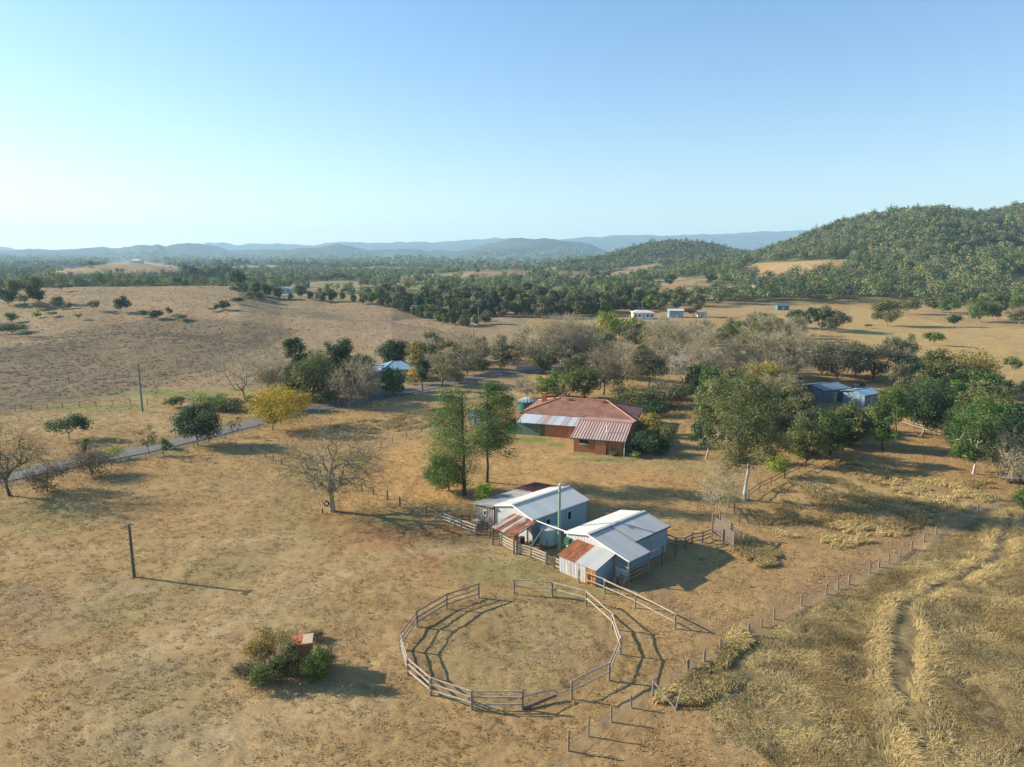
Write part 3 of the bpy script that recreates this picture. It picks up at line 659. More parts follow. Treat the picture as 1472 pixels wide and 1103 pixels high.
# grove behind the brick house
tree('bare_tree', 'tan leafless tree at the road end of the grove behind the brick house', 'tree', 770,528, 742,805,464,518, 'bare', 'tan', 'bark_grey', dens=.9, bare=2.0, nclump=44, group='bare trees in the grove')
tree('bare_tree', 'largest tan leafless tree in the grove behind the brick house', 'tree', 806,525, 778,842,458,516, 'bare', 'tan', 'bark_grey', dens=.8, bare=2.2, nclump=50, group='bare trees in the grove')
tree('bare_tree', 'tan leafless tree with yellowish tips in the middle of the grove', 'tree', 838,524, 815,868,463,514, 'bare', 'tan', 'bark_grey', dens=.9, bare=2.0, nclump=44, group='bare trees in the grove')
tree('bare_tree', 'small grey leafless tree beside the domed green water tank', 'tree', 757,572, 740,776,543,565, 'bare', 'tan', 'bark_grey', dens=.5, bare=1.2)
tree('garden_tree', 'yellow-green tree directly behind the brick house roof', 'tree', 802,574, 776,828,528,572, 'round', 'bright', 'bark_grey', dens=3.6)
tree('garden_tree', 'dark olive broad tree behind the brick house roof', 'tree', 840,572, 815,866,524,570, 'round', 'olive', 'bark_dark', dens=5)
tree('bare_tree', 'leafless brown tree with a straight dark trunk behind the brick house roof', 'tree', 868,568, 846,892,498,548, 'bare', 'tan', 'bark_dark', dens=.5, bare=1.8, nclump=40)
tree('bare_tree', 'leafless tree with forked pale limbs between the dark trunk tree and the olive tree', 'tree', 903,557, 872,922,492,548, 'bare', 'tan', 'bark_tan', dens=.4, bare=1.4, nclump=40)
tree('garden_tree', 'olive tree with a dark rounded crown in front of the grey-roofed house', 'tree', 932,560, 904,962,503,545, 'round', 'grey_olive', 'bark_grey', dens=4.5)
tree('bush', 'broad grey-green bush behind the far end of the brick house roof', 'bush', 908,582, 874,950,552,582, 'shrub', 'olive', dens=5)
tree('bush', 'dark bush spreading beside the shaded lawn behind the brick house', 'bush', 950,583, 920,990,548,583, 'shrub', 'grey_olive', dens=4)
tree('bush', 'dark green bush filling the corner behind the brick house', 'bush', 932,596, 905,962,572,596, 'shrub', 'dark', dens=5)
tree('white_limbed_tree', 'leafless tree with white crooked limbs in front of the grey-roofed house', 'tree', 985,546, 942,1012,490,538, 'bare', 'tan', 'bark_white', dens=.1, bare=1.1, nclump=34)
tree('bare_tree', 'dense leafless tan tree over the grey-roofed house', 'tree', 1012,545, 985,1050,472,532, 'bare', 'tan', 'bark_grey', dens=1.0, bare=2.0, nclump=44)
tree('bare_tree', 'wide tan leafless crown behind the white-limbed tree', 'tree', 955,520, 925,992,462,505, 'bare', 'tan', 'bark_grey', dens=1.2, bare=2.0, nclump=44)
tree('garden_tree', 'lime green tree rising behind the grove of bare trees', 'tree', 872,492, 853,892,444,486, 'round', 'lime', 'bark_grey', dens=4)
tree('garden_tree', 'bright green tree standing before the white distant house', 'tree', 900,494, 884,918,450,488, 'round', 'bright', 'bark_grey', dens=4)
tree('garden_tree', 'small very dark tree between the lime tree and the bare grove', 'tree', 878,506, 862,888,478,502, 'dense', 'dark', 'bark_dark')
tree('bush', 'yellow-green bush next to the small forked tree above the brick house', 'bush', 940,506, 922,958,476,506, 'shrub', 'gold', dens=2.6)
tree('hedge_bush', 'dark green clipped hedge beside the grey-roofed house', 'bush', 1030,534, 1014,1046,514,534, 'dense', 'dark')
# by the brick house
tree('shrub', 'yellowish rounded shrub at the far end of the brick annex', 'shrub', 934,626, 914,957,590,622, 'dense', 'gold', 'bark_dark', dens=5)
tree('bush', 'dark green hedge mass beside the end wall of the brick annex', 'bush', 925,652, 903,962,618,652, 'dense', 'dark', 'bark_dark', nclump=24)
tree('bush', 'dark bush at the shaded side of the garden border', 'bush', 945,640, 925,972,607,640, 'shrub', 'olive', 'bark_dark')
tree('shrub', 'small light green shrub in the border at the corner of the annex', 'shrub', 912,658, 904,921,647,658, 'low', 'bright')
tree('shrub', 'dry orange shrub against the front wall of the annex', 'shrub', 881,655, 873,890,643,655, 'low', 'brown', dens=2.5, bare=1)
tree('small_tree', 'small dark tree with a white trunk standing in the house shadow', 'tree', 1014,659, 988,1032,597,642, 'gum', 'dark', 'bark_white', dens=4.5)
tree('gum_tree', 'large olive gum with a tall white trunk beside the loading ramp', 'tree', 1070,719, 1005,1128,528,684, 'gum', 'olive', 'bark_white', dens=3.8, nclump=60, seed=77, fork=.62, thick=.7)
tree('bare_tree', 'small nearly leafless tree right behind the loading ramp', 'tree', 1033,738, 998,1066,676,722, 'bare', 'lime', 'bark_grey', dens=.35, bare=1.2, nclump=34, thick=.8)
tree('bush', 'small bright yellow-green bush beside the timber rail fence', 'bush', 1115,686, 1096,1137,650,680, 'round', 'lime', dens=3.6)
tree('gum_tree', 'olive gum with a leaning reddish trunk on the timber rail fence line', 'tree', 1157,671, 1119,1192,594,660, 'gum', 'olive', 'bark_dark', dens=4.5, nclump=36)
tree('gum_tree', 'green gum crowded close behind the reddish-trunked gum', 'tree', 1192,662, 1165,1222,586,655, 'gum', 'mid', 'bark_dark', dens=4.5, nclump=34)
tree('gum_tree', 'dense dark green tree facing the blue sheds', 'tree', 1221,640, 1196,1246,572,638, 'round', 'olive', 'bark_dark', dens=6, nclump=30)
tree('gum_tree', 'upright column-shaped bright green tree on a bare trunk at the paddock edge', 'tree', 1270,648, 1244,1298,549,634, 'dense', 'mid', 'bark_dark', dens=6, seed=9)
tree('fig_tree', 'very dark green tree, the widest of the row behind the paddock', 'tree', 1324,628, 1294,1368,543,616, 'dense', 'dark', 'bark_grey', dens=6.5, nclump=36)
tree('bare_tree', 'olive twiggy tree filling the ground behind the column-shaped tree', 'tree', 1256,622, 1236,1280,588,620, 'gum', 'grey_olive', 'bark_grey', dens=3)
tree('shade_tree', 'green tree with a dark shaded flank behind the pale-trunked pair', 'tree', 1412,660, 1364,1455,556,650, 'round', 'mid', 'bark_dark', dens=5.5, nclump=34)
tree('shade_tree', 'dull green tree with two pale trunks nearest the paddock', 'tree', 1398,681, 1359,1425,584,664, 'gum', 'mid', 'bark_white', dens=5, nclump=34)
tree('shade_tree', 'rounded dark green tree before the teal roof', 'tree', 1443,676, 1412,1476,594,662, 'round', 'dark', 'bark_grey', dens=5.5)
tree('bare_tree', 'grey leafless tree beside the parked flat trailer', 'tree', 1452,692, 1416,1492,626,682, 'bare', 'tan', 'bark_grey', dens=1.0, bare=1.6, nclump=40)
tree('shrub', 'dark green shrub at the frame edge by the lone white post', 'shrub', 1476,738, 1455,1500,696,736, 'shrub', 'mid')
tree('gum_tree', 'olive gum whose foot is hidden behind the white-trunked gum', 'tree', 1098,648, 1066,1130,568,636, 'gum', 'grey_olive', 'bark_grey', dens=4, nclump=34)
tree('gum_tree', 'dull green gum by the track behind the white-trunked gum', 'tree', 1040,612, 1012,1072,536,600, 'gum', 'olive', 'bark_grey', dens=4, nclump=34)
tree('gum_tree', 'grey-green gum in front of the blue shed', 'tree', 1142,620, 1110,1176,556,612, 'gum', 'grey_olive', 'bark_grey', dens=4, nclump=34)
tree('gum_tree', 'broad khaki tree between the grey-roofed house and the blue shed', 'tree', 1105,580, 1070,1142,512,572, 'gum', 'gold', 'bark_grey', dens=2.6, bare=.5, nclump=34)
tree('bare_tree', 'tan leafless tree past the end of the grey-roofed house', 'tree', 1078,545, 1046,1112,474,536, 'bare', 'tan', 'bark_grey', dens=1.4, bare=1.8, nclump=44)
tree('bare_tree', 'pale tan leafless crown beside the khaki tree', 'tree', 1130,548, 1098,1166,478,538, 'bare', 'tan', 'bark_grey', dens=1.4, bare=1.8, nclump=44)
tree('gum_tree', 'wide grey-olive tree in the hollow before the yellow field', 'tree', 1205,548, 1160,1250,484,540, 'gum', 'grey_olive', 'bark_grey', dens=3.8, nclump=44)
tree('gum_tree', 'second grey-olive tree at the edge of the yellow field, reaching further out', 'tree', 1255,545, 1220,1300,492,540, 'gum', 'grey_olive', 'bark_dark', dens=3.6, nclump=40)
tree('gum_tree', 'khaki gum with layered flat crowns and pale limbs at the yellow field', 'tree', 1405,555, 1345,1436,495,548, 'umbrella', 'gold', 'bark_tan', dens=3.4, nclump=26)
tree('gum_tree', 'olive tree just ahead of the layered gum at the yellow field', 'tree', 1352,562, 1325,1380,512,556, 'gum', 'olive', 'bark_grey', dens=4)
tree('gum_tree', 'brown-green gum beside the layered gum', 'tree', 1378,566, 1352,1400,516,560, 'gum', 'brown', 'bark_tan', dens=3)
tree('lone_tree', 'small dark tree alone in the middle of the yellow field', 'tree', 1342,497, 1327,1357,475,492, 'umbrella', 'mid', 'bark_grey', dens=5)
tree('lone_tree', 'small tree on a thin pale trunk at the near side of the yellow field', 'tree', 1454,543, 1440,1470,510,531, 'umbrella', 'olive', 'bark_grey', dens=4)
tree('lone_tree', 'dark tree cut by the frame beyond the teal roof', 'tree', 1478,575, 1461,1500,545,572, 'round', 'olive', 'bark_grey', dens=4)

FILL = [
 (1020,598,996,1048,548,'olive','gum','olive tree along the shaded drive behind the brick house'),
 (1052,626,1024,1082,566,'mid','round','mid green tree crowded behind the white-trunked gum'),
 (1066,590,1036,1098,530,'grey_olive','gum','grey-olive tree filling the gap past the grey-roofed house'),
 (1010,628,992,1034,588,'olive','round','low olive tree at the edge of the shaded drive'),
 (1122,600,1094,1150,538,'tan','spread','tan-leaved tree before the blue shed'),
 (1148,598,1124,1166,552,'gold','gum','yellow-olive tree touching the blue shed wall'),
 (1168,640,1142,1196,580,'grey_olive','gum','grey-green tree behind the reddish-trunked gum'),
 (1132,652,1106,1160,592,'olive','gum','olive tree between the white-trunked and reddish-trunked gums'),
 (1190,630,1164,1214,586,'mid','gum','mid green tree in front of the car and blue sheds'),
 (1230,622,1210,1250,590,'grey_olive','round','small grey-olive tree next to the bright blue skillion'),
 (1296,600,1276,1320,548,'olive','round','olive tree between the column-shaped and the very dark trees'),
 (1345,600,1318,1372,548,'dark','round','dark tree behind the very dark wide tree'),
 (1378,640,1350,1404,578,'dark','round','dark tree tucked behind the pale-trunked tree'),
 (1402,610,1376,1430,552,'mid','round','mid green tree highest in the row toward the teal roof'),
 (1430,640,1404,1456,580,'mid','dense','leafy tree directly before the teal roof'),
 (1460,650,1440,1484,604,'olive','gum','olive tree at the frame edge under the teal roof'),
 (1300,566,1278,1326,520,'grey_olive','gum','grey-olive tree at the near corner of the yellow field'),
 (1325,560,1306,1346,524,'olive','round','short olive tree at the near corner of the yellow field'),
 (1180,540,1156,1206,488,'tan','spread','tan twiggy tree in the hollow beside the wide grey-olive tree'),
 (1230,540,1206,1256,488,'olive','gum','olive tree between the two wide grey-olive trees'),
 (1150,520,1126,1176,480,'tan','spread','pale tan tree in the hollow below the tan paddock'),
 (1100,520,1078,1124,476,'tan','spread','pale tan tree over the flat-roofed building'),
 (1046,498,1026,1068,462,'olive','round','olive tree rising behind the grey-tiled roof'),
 (1005,492,986,1026,458,'tan','spread','tan tree behind the grey-tiled roof'),
 (968,530,952,982,492,'tan','spread','thin tan tree before the end of the grey-tiled house'),
 (915,535,898,936,498,'brown','gum','brownish tree between the grove and the grey-roofed house'),
 (888,530,868,908,490,'tan','spread','tan tree at the end of the bare grove'),
 (862,530,842,884,488,'gold','spread','yellow-tinged tree at the end of the bare grove'),
 (822,540,802,846,500,'grey_olive','gum','grey-olive tree in front of the bare grove'),
 (784,536,766,806,498,'olive','gum','olive tree in front of the bare grove near the pale fence'),
 (755,520,738,776,484,'tan','spread','tan tree at the near end of the bare grove'),
 (826,502,806,850,462,'tan','spread','tan tree behind the largest bare tree'),
 (790,505,770,812,464,'tan','spread','pale tan tree behind the road end of the grove'),
 (880,560,862,900,520,'olive','gum','olive tree beside the dark-trunked leafless tree'),
 (785,570,768,804,538,'lime','gum','lime-tinged tree beside the brick chimney'),
 (980,575,960,1002,548,'mid','low','low green bush beyond the shaded lawn'),
 (995,560,978,1016,536,'olive','low','olive bush at the foot of the white-limbed tree'),
 (418,590,400,438,556,'brown','low','brown undergrowth beneath the olive roadside gum'),
 (470,582,452,492,552,'olive','low','dark undergrowth between the roadside gums'),
 (520,572,506,538,546,'brown','low','brown scrub beside the rusty leafless tree'),
 (655,552,640,672,530,'tan','low','tan scrub under the fan-limbed tree'),
 (694,536,680,708,514,'olive','low','olive scrub between the bend and the dull olive tree'),
 (250,586,234,268,568,'olive','low','olive bush spread behind the round dark roadside tree'),
 (364,584,352,380,566,'mid','low','green bush beneath the bare grey tree'),
 (268,409,252,290,376,'dark','round','tall very dark tree rising behind the paddock brow'),
 (298,409,284,316,380,'mid','gum','tall mid green tree rising behind the paddock brow'),
 (322,410,306,342,378,'dark','round','broad dark tree at the end of the paddock brow'),
 (250,409,238,262,388,'olive','gum','olive tree rising behind the paddock brow'),
 (340,412,328,356,386,'dark','dense','compact dark tree at the end of the paddock brow'),
]
for (xb, yb, xl, xr, yt, pal, sty, lab) in FILL:
    tree('bush' if sty == 'low' else 'tree', lab, 'bush' if sty == 'low' else 'tree', xb, yb, xl, xr, yt, yb-(yb-yt)*(.08 if sty != 'spread' else .2), sty, pal, 'bark_grey', dens=3.2 if sty == 'spread' else 4.2, bare=.9 if sty == 'spread' else 0, nclump=26)
# paddock trees beyond the road and trees in the fields
for (xb, yb, xl, xr, yt, pal, sty, lab) in [
 (174,449,162,188,424,'dark','round','dark round tree alone in the middle of the bare paddock'),
 (135,447,126,144,431,'olive','round','small olive tree near the dark lone paddock tree'),
 (82,446,72,92,425,'olive','round','rounded tree beside the tan bush in the far paddock'),
 (57,445,45,69,432,'tan','low','tan rounded bush on the far paddock'),
 (98,445,92,105,434,'olive','low','little dark bush beside the rounded tree in the far paddock'),
 (226,459,216,237,444,'dark','low','dark green bush, the rounder one of the line across the paddock'),
 (205,456,198,213,444,'olive','low','olive bush beginning the line across the paddock'),
 (259,461,246,270,451,'mid','low','flattened green bush ending the line across the paddock'),
 (243,453,238,249,441,'olive','low','small pale bush between two darker bushes in the paddock line'),
 (18,464,6,27,449,'mid','low','bright green bush at the shaded gully'),
 (53,458,47,60,446,'lime','low','lime green sapling beside the shaded gully'),
 (75,456,67,82,447,'mid','low','low green shrub above the shaded gully'),
 (18,480,-4,40,464,'dark','low','wide dark bush throwing the long shadow in the gully'),
 (38,484,28,52,474,'olive','low','small olive bush in the gully shadow'),
 (114,460,108,118,450,'lime','low','tiny lime sapling on the gully lip'),
 (12,440,-10,28,412,'dark','round','dark tree cut by the frame on the paddock crest'),
 (36,438,18,62,396,'olive','gum','tallest olive gum on the paddock crest'),
 (55,438,42,66,414,'dark','round','dark tree sheltering under the tallest crest gum'),
 (88,420,80,97,408,'olive','round','little tree standing on the crest skyline'),
 (322,447,315,332,431,'dark','low','dark pointed shrub in the clump on the paddock slope'),
 (306,448,298,315,442,'olive','low','low olive shrub in the clump on the paddock slope'),
 (313,446,307,319,436,'olive','low','middle shrub of the clump on the paddock slope'),
 (342,437,330,352,427,'dark','low','dark bush at the top of the paddock slope'),
 (365,436,350,382,418,'olive','gum','spreading tree above the clump of paddock shrubs'),
 (345,425,330,360,406,'grey_olive','gum','grey tree on the brow of the paddock'),
 (288,414,278,298,408,'bright','low','bright green bush right on the brow of the paddock'),
 (1198,478,1180,1222,438,'grey_olive','gum','tall grey gum ending the dark row in the tan paddock'),
 (1145,472,1130,1160,444,'dark','round','dark tree beginning the row in the tan paddock'),
 (1160,474,1148,1176,441,'dark','gum','dark tree second in the row in the tan paddock'),
 (1178,476,1166,1194,442,'dark','gum','dark tree third in the row in the tan paddock'),
 (1120,467,1112,1126,457,'mid','low','round bush before the row in the tan paddock'),
 (1273,469,1252,1298,428,'olive','round','large rounded tree casting a long shadow across the tan paddock'),
 (1248,472,1242,1253,466,'dark','low','tiny dark bush in the tan paddock'),
 (1369,470,1360,1382,451,'dark','round','dark compact tree at the fence of the yellow field'),
 (1408,463,1388,1430,426,'mid','round','rounded green tree beyond the yellow field fence'),
 (1362,452,1350,1384,424,'mid','round','green tree beside the compact dark tree'),
 (1338,449,1324,1354,424,'olive','round','olive tree in the line above the tan paddock'),
 (1432,460,1420,1447,424,'olive','gum','olive tree behind the rounded green field tree'),
 (1466,466,1448,1486,440,'grey_olive','round','grey tree cut by the frame at the field fence'),
 (1465,450,1452,1482,412,'mid','round','tall green tree above the grey tree at the field fence'),
 (1304,452,1290,1322,428,'olive','round','olive tree beside the large rounded paddock tree'),
 (962,405+8,953,973,394,'dark','round','dark tree on the tan slope under the second hill'),
 (1020,412,1012,1032,391,'dark','gum','very dark tree on the tan slope under the second hill'),
 (1090,418,1078,1102,399,'dark','round','dark tree on the slope below the bare hill patch'),
 (997,456,982,1010,428,'grey_olive','gum','grey-green tree beside the blue distant shed'),
 (968-14,448,938,962,426,'olive','gum','olive tree between the white house and the blue distant shed'),
]:
    tree('bush' if sty == 'low' else 'field_tree', lab, 'bush' if sty == 'low' else 'tree', xb, yb, xl, xr, yt, yb-(3 if sty == 'low' else 5), sty, pal, 'bark_grey', dens=6, nclump=14, leafmul=.85)

# ------------------------------------------------------------------ distant wood: the nearest trees singly, the rest as forest
AVOID = [(*ground_at(a, b)[:2], q) for a, b, q in ((573,542,7),(548,545,6),(1012,526,12),(1078,517,8),(1200,573,6.5),(1252,580,5),(1232,561,5),(1486,615,7),(760,533,5),(925,459,10),(972,457,8))]
def forest():
    rng = np.random.default_rng(99); pts = []
    for (y0, y1, sp) in ((255, 460, 75), (460, 1650, 50), (1650, 2600, 330), (2600, 4600, 1300)):
        ar = 1.56*(y1**2-y0**2)/2; n = int(ar/sp); y = np.sqrt(rng.random(n)*(y1**2-y0**2)+y0**2); x = (rng.random(n)*2-1)*.78*y
        pts.append(np.stack([x, y, np.full(n, sp)], 1))
    P = np.concatenate(pts); X, Y = P[:, 0], P[:, 1]; Z = hgt(X, Y); px, py = proj(X, Y, Z)
    keep = ~far_grass(px, py)
    crest = tab(px, NEAR_Y)
    keep &= wood(X, Y, px) | (rng.random(len(X)) < .05)
    keep &= ((px > 1000) & (Y > 480)) | (Y < 460) | (Y > 1650) | (rng.random(len(X)) < .44)
    # near the paddock the wood starts beyond the crest
    keep &= ~((px < 600) & (Y < crest+8)); near = (Y < 460)
    belt = [(610,452),(640,461),(690,468),(730,462),(800,458),(860,455),(920,448),(1100,437),(1290,436),(1472,446),(1700,450),(1700,395),(350,395),(380,412),(470,426),(560,436)]
    keep &= ~near | inpoly(px, py, belt)
    keep &= ~((px > 560) & (px < 1100) & (py > 458))
    keep &= (px > -60) & (px < 1540)
    X, Y, Z, px, py, S = X[keep], Y[keep], Z[keep], px[keep], py[keep], P[keep, 2]
    o = np.argsort(np.hypot(X, Y)); X, Y, Z, px, py, S = X[o], Y[o], Z[o], px[o], py[o], S[o]
    # ---- prototypes for the single trees
    protos = []
    for i, (sty, pal, bk, W, H, z0) in enumerate([('round','dark','bark_dark',9,11,1.5),('gum','olive','bark_grey',10,12,1.4),('round','mid','bark_dark',9,10,1.2),('gum','grey_olive','bark_grey',11,12,1.4),
            ('spread','tan','bark_grey',10,10,1.2),('dense','dark','bark_dark',8,12,1),('round','olive','bark_grey',11,10,1.5),('round','bright','bark_grey',8,9,1),('gum','olive','bark_grey',9,14,3),('dense','mid','bark_dark',7,9,.6)]):
        protos.append(make_tree_meshes(500+i, H, W, z0, sty, pal, bk, .42, dens=7 if sty != 'spread' else 3, nclump=24, leafmul=.8, bare=.5 if sty == 'spread' else 0))
    DESC = ['dark rounded tree','olive gum','mid green rounded tree','grey-green gum','tan half-bare tree','dense dark tree','dull olive tree','bright green tree','tall narrow gum','compact green tree']
    def zone(a, b):
        if a < 340: return 'in the bush beyond the bare paddock crest'
        if a < 620: return 'on the brow above the bare paddock'
        if a < 800: return 'in the wooded hollow at the foot of the paddock'
        if a < 930: return 'in the wood before the white distant house'
        if a < 1100: return 'along the tan slope under the second hill'
        if a < 1290: return 'in the belt at the foot of the big wooded hill'
        return 'in the belt beyond the yellow field'
    K = 205
    bp = [(352,421),(368,424),(385,426),(400,429),(418,431),(432,428),(446,431),(462,433),(478,434),(492,431),(508,434),(522,437),(536,436),(548,440),(560,442),(572,446),(584,450),(596,454),(606,458),(618,461),(630,464),(642,466),(655,468),(668,470),(356,412),(380,415),(410,414),(440,418),(470,419),(500,421),(530,425),(560,430),(590,440),(615,448),(640,456),(670,462),(684,467),(698,466)]
    for j, (bx, by) in enumerate(bp):
        k = [0, 2, 9, 1, 7, 6, 0, 3][j % 8]; g = ground_at(bx, by)
        put('brow_tree', DESC[k]+' in the ragged line along the paddock brow', 'tree', g-Vector((0, 0, .3)), protos[k], rng.random()*6.28, 'trees along the paddock brow', .45+.45*rng.random())
    for i in range(K):
        k = int(rng.integers(0, 10)); k = 3 if (k == 4 and rng.random() < .5) else k
        z = zone(px[i], py[i]); t = put('wood_tree', DESC[k]+' '+z, 'tree', (X[i], Y[i], Z[i]-.2), protos[k], rng.random()*6.28, 'trees '+z, .62+.5*rng.random())
    near = []
    for i, (sty, pal, bk, W, H, z0, br) in enumerate([('gum','olive','bark_grey',8,9,.8,0),('spread','tan','bark_grey',8,8,1.,1.2),('round','mid','bark_dark',6,7,.4,0),('gum','grey_olive','bark_grey',8,8,.6,.3),('bare','tan','bark_grey',8,8,1.2,1.6),('dense','dark','bark_dark',5.5,7.5,.4,0),('round','bright','bark_grey',5,6,.4,0),('gum','gold','bark_grey',7,7.5,.8,.3)]):
        near.append(make_tree_meshes(700+i, H, W, z0, sty, pal, bk, .19, dens=4.5 if sty not in ('spread', 'bare') else (2.2 if sty == 'spread' else .6), nclump=30, bare=br))
    ND = ['olive gum','tan half-leafless tree','mid green tree','grey-green gum','leafless tan tree','compact dark tree','bright green small tree','yellow-olive tree']
    BELT = [([(395,566),(440,540),(530,535),(600,520),(700,505),(700,532),(640,545),(560,560),(500,575),(430,582)], 16, 'among the roadside trees near the blue-roofed house', (0, 1, 4, 5, 3)),
            ([(700,515),(760,490),(870,480),(960,478),(1040,486),(1040,500),(960,516),(930,552),(880,552),(800,520),(740,522)], 34, 'in the tangled belt between the brick house and the far pasture', (1, 4, 1, 3, 7, 0, 4, 6)),
            ([(1050,470),(1140,470),(1200,500),(1290,515),(1330,540),(1320,558),(1240,560),(1150,545),(1060,530)], 34, 'in the hollow below the tan paddock', (1, 3, 0, 4, 7, 3, 2)),
            ([(1000,560),(1060,552),(1150,560),(1160,580),(1230,600),(1235,640),(1150,655),(1100,640),(1060,640),(1000,612)], 34, 'in the thick grove between the white-trunked gum and the blue sheds', (0, 3, 7, 2, 0, 5)),
            ([(1285,540),(1350,552),(1440,565),(1475,600),(1475,672),(1420,664),(1380,655),(1370,612),(1290,600)], 28, 'in the dark row at the far edge of the home paddock', (2, 5, 0, 5, 2))]
    for poly, cnt, zl, kinds in BELT:
        got = 0
        a0 = [ground_at(*q) for q in poly]; x0, x1, y0, y1 = min(q.x for q in a0), max(q.x for q in a0), min(q.y for q in a0), max(q.y for q in a0); placed = []
        for _ in range(6000):
            x, y = x0+(x1-x0)*rng.random(), y0+(y1-y0)*rng.random(); z = float(hgt(x, y)); qx, qy = proj(x, y, z)
            if not inpoly(np.array(float(qx)), np.array(float(qy)), poly): continue
            if float(dline(np.array(x), np.array(y), ROAD)) < 4 or any((x-a)**2+(y-b)**2 < 16 for a, b in placed): continue
            if any((x-a)**2+(y-b)**2 < rr*rr for a, b, rr in AVOID): continue
            sc_ = .6+.5*rng.random()
            if 1148 < qx < 1275 and qy < 668: sc_ = min(sc_, (qy-582)*30/(qy-370)/8.)
            if (525 < qx < 592 and qy < 578) or sc_ < .3: continue
            placed.append((x, y)); k = kinds[got % len(kinds)]; got += 1
            put('belt_tree', ND[k]+' '+zl, 'tree', (x, y, z-.1), near[k], rng.random()*6.28, 'trees '+zl, sc_)
            if got >= cnt: break
    # ---- the rest
    PAL = np.array([(.085,.130,.045),(.125,.165,.060),(.150,.180,.075),(.060,.100,.038),(.175,.195,.085),(.205,.185,.095),(.155,.205,.060),(.20,.20,.075)])*1.05
    Vs = []; Cs = []; X, Y, Z, S, px = X[K:], Y[K:], Z[K:], S[K:], px[K:]
    ntree = len(X); print('forest trees', ntree)
    dist = np.hypot(X, Y)
    for lo, hi, m, sz in ((0, 560, 200, 1.05), (560, 800, 160, 1.2), (800, 1200, 105, 1.55), (1200, 1800, 55, 2.1), (1800, 6000, 24, 5.0)):
        w = np.where((dist >= lo) & (dist < hi))[0]
        if not len(w): continue
        n = len(w); r = (3.1+2.6*rng.random(n))*np.where(px[w] > 1000, 1.12, 1.)*np.where(S[w] > 1000, 3.4, np.where(S[w] > 200, 1.9, 1)); h = r*(1.5+1.0*rng.random(n))*np.where(S[w] > 200, .75, 1)
        tall = rng.random(n) < .12; h = np.where(tall & (S[w] < 200), h*1.4, h)
        lobes = 5; L = rng.normal(size=(n, lobes, 3)); L /= np.linalg.norm(L, axis=2)[..., None]; L[..., 2] = np.abs(L[..., 2])*.8-.1; L[:, 0] = 0
        Lr = .45+.25*rng.random((n, lobes)); Lr[:, 0] = .7
        k = rng.integers(0, lobes, (n, m)); d = rng.normal(size=(n, m, 3)); d /= np.linalg.norm(d, axis=2)[..., None]
        ii = np.arange(n)[:, None]; loc = L[ii, k]*.62 + d*(Lr[ii, k]*(rng.random((n, m))**.3))[..., None]
        p = np.empty((n, m, 3)); p[..., 0] = X[w][:, None]+loc[..., 0]*r[:, None]; p[..., 1] = Y[w][:, None]+loc[..., 1]*r[:, None]
        p[..., 2] = Z[w][:, None]+h[:, None]*.55+loc[..., 2]*h[:, None]*.5
        nr = d*1.0+rng.normal(size=(n, m, 3))*.28+np.array([0, 0, .3]); nr /= np.linalg.norm(nr, axis=2)[..., None]
        V, _ = cards(p.reshape(-1, 3), nr.reshape(-1, 3), (sz*(.7+.6*rng.random((n, m)))*np.where(S[w] > 1000, 1.9, np.where(S[w] > 200, 1.4, 1))[:, None]).ravel(), .8, rng)
        pc = PAL[rng.integers(0, len(PAL), n)]*(.65+.6*rng.random((n, 1)))*np.where((px[w] > 800)[:, None], 1.0, 1.12)
        c = np.repeat(pc, m, 0)*(.8+.4*rng.random((n*m, 1))); Vs.append(V); Cs.append(np.repeat(c, 4, 0))
    V = np.concatenate(Vs); Cc = np.concatenate(Cs); me = mesh_np('forest', V, np.arange(len(V)).reshape(-1, 4), [M['forest']], Cc)
    struct(link('forest', me), 'stuff', 'mixed green and olive bush covering the hills and the far plain')
forest()

# ------------------------------------------------------------------ grasses
def blades(name, X, Y, h, w, nb, lean, lang, col, label, spread=.12, curve=.5):
    """nb blades in each tuft, each blade two quads that bend over"""
    rng = np.random.default_rng(len(X)); n = len(X); Z = hgt(X, Y)
    a = rng.random((n, nb))*2*PI; q = rng.random((n, nb))**.5*spread*(.6+.8*rng.random((n, 1)))
    bx = X[:, None]+np.cos(a)*q; by = Y[:, None]+np.sin(a)*q; bz = np.repeat(Z[:, None]-.03, nb, 1)
    hh = h[:, None]*(.6+.6*rng.random((n, nb))); la = lang[:, None]+rng.normal(size=(n, nb))*.5; le = lean[:, None]*(.5+.9*rng.random((n, nb)))
    dx = np.cos(la)*le + np.cos(a)*.25; dy = np.sin(la)*le + np.sin(a)*.25
    wa = rng.random((n, nb))*PI; wx = np.cos(wa)*w*.5; wy = np.sin(wa)*w*.5
    B = np.stack([bx, by, bz], -1); D1 = np.stack([dx*.35*hh, dy*.35*hh, hh*.62], -1); D2 = np.stack([dx*hh, dy*hh, hh*(1-.45*np.clip(le, 0, 1.4))], -1); Wv = np.stack([wx, wy, 0*wx], -1)
    V = np.stack([B-Wv, B+Wv, B+D1+Wv*.8, B+D1-Wv*.8, B+D2+Wv*.25, B+D2-Wv*.25], 2).reshape(-1, 3)
    m = n*nb; i = np.arange(m)[:, None]*6; F = np.concatenate([i+np.array([[0, 1, 2, 3]]), i+np.array([[3, 2, 4, 5]])])
    c = np.repeat(col, nb, 0)*(.75+.5*rng.random((m, 1))); me = mesh_np(name, V, F, [M['grass']], np.repeat(c, 6, 0))
    return struct(link(name, me), 'stuff', label)
def scatter(n, y0, y1, umin=-.8, umax=.8, p=2.):
    y = (RNG.random(n)*(y1**p-y0**p)+y0**p)**(1/p); u = umin+(umax-umin)*RNG.random(n); return u*y, y
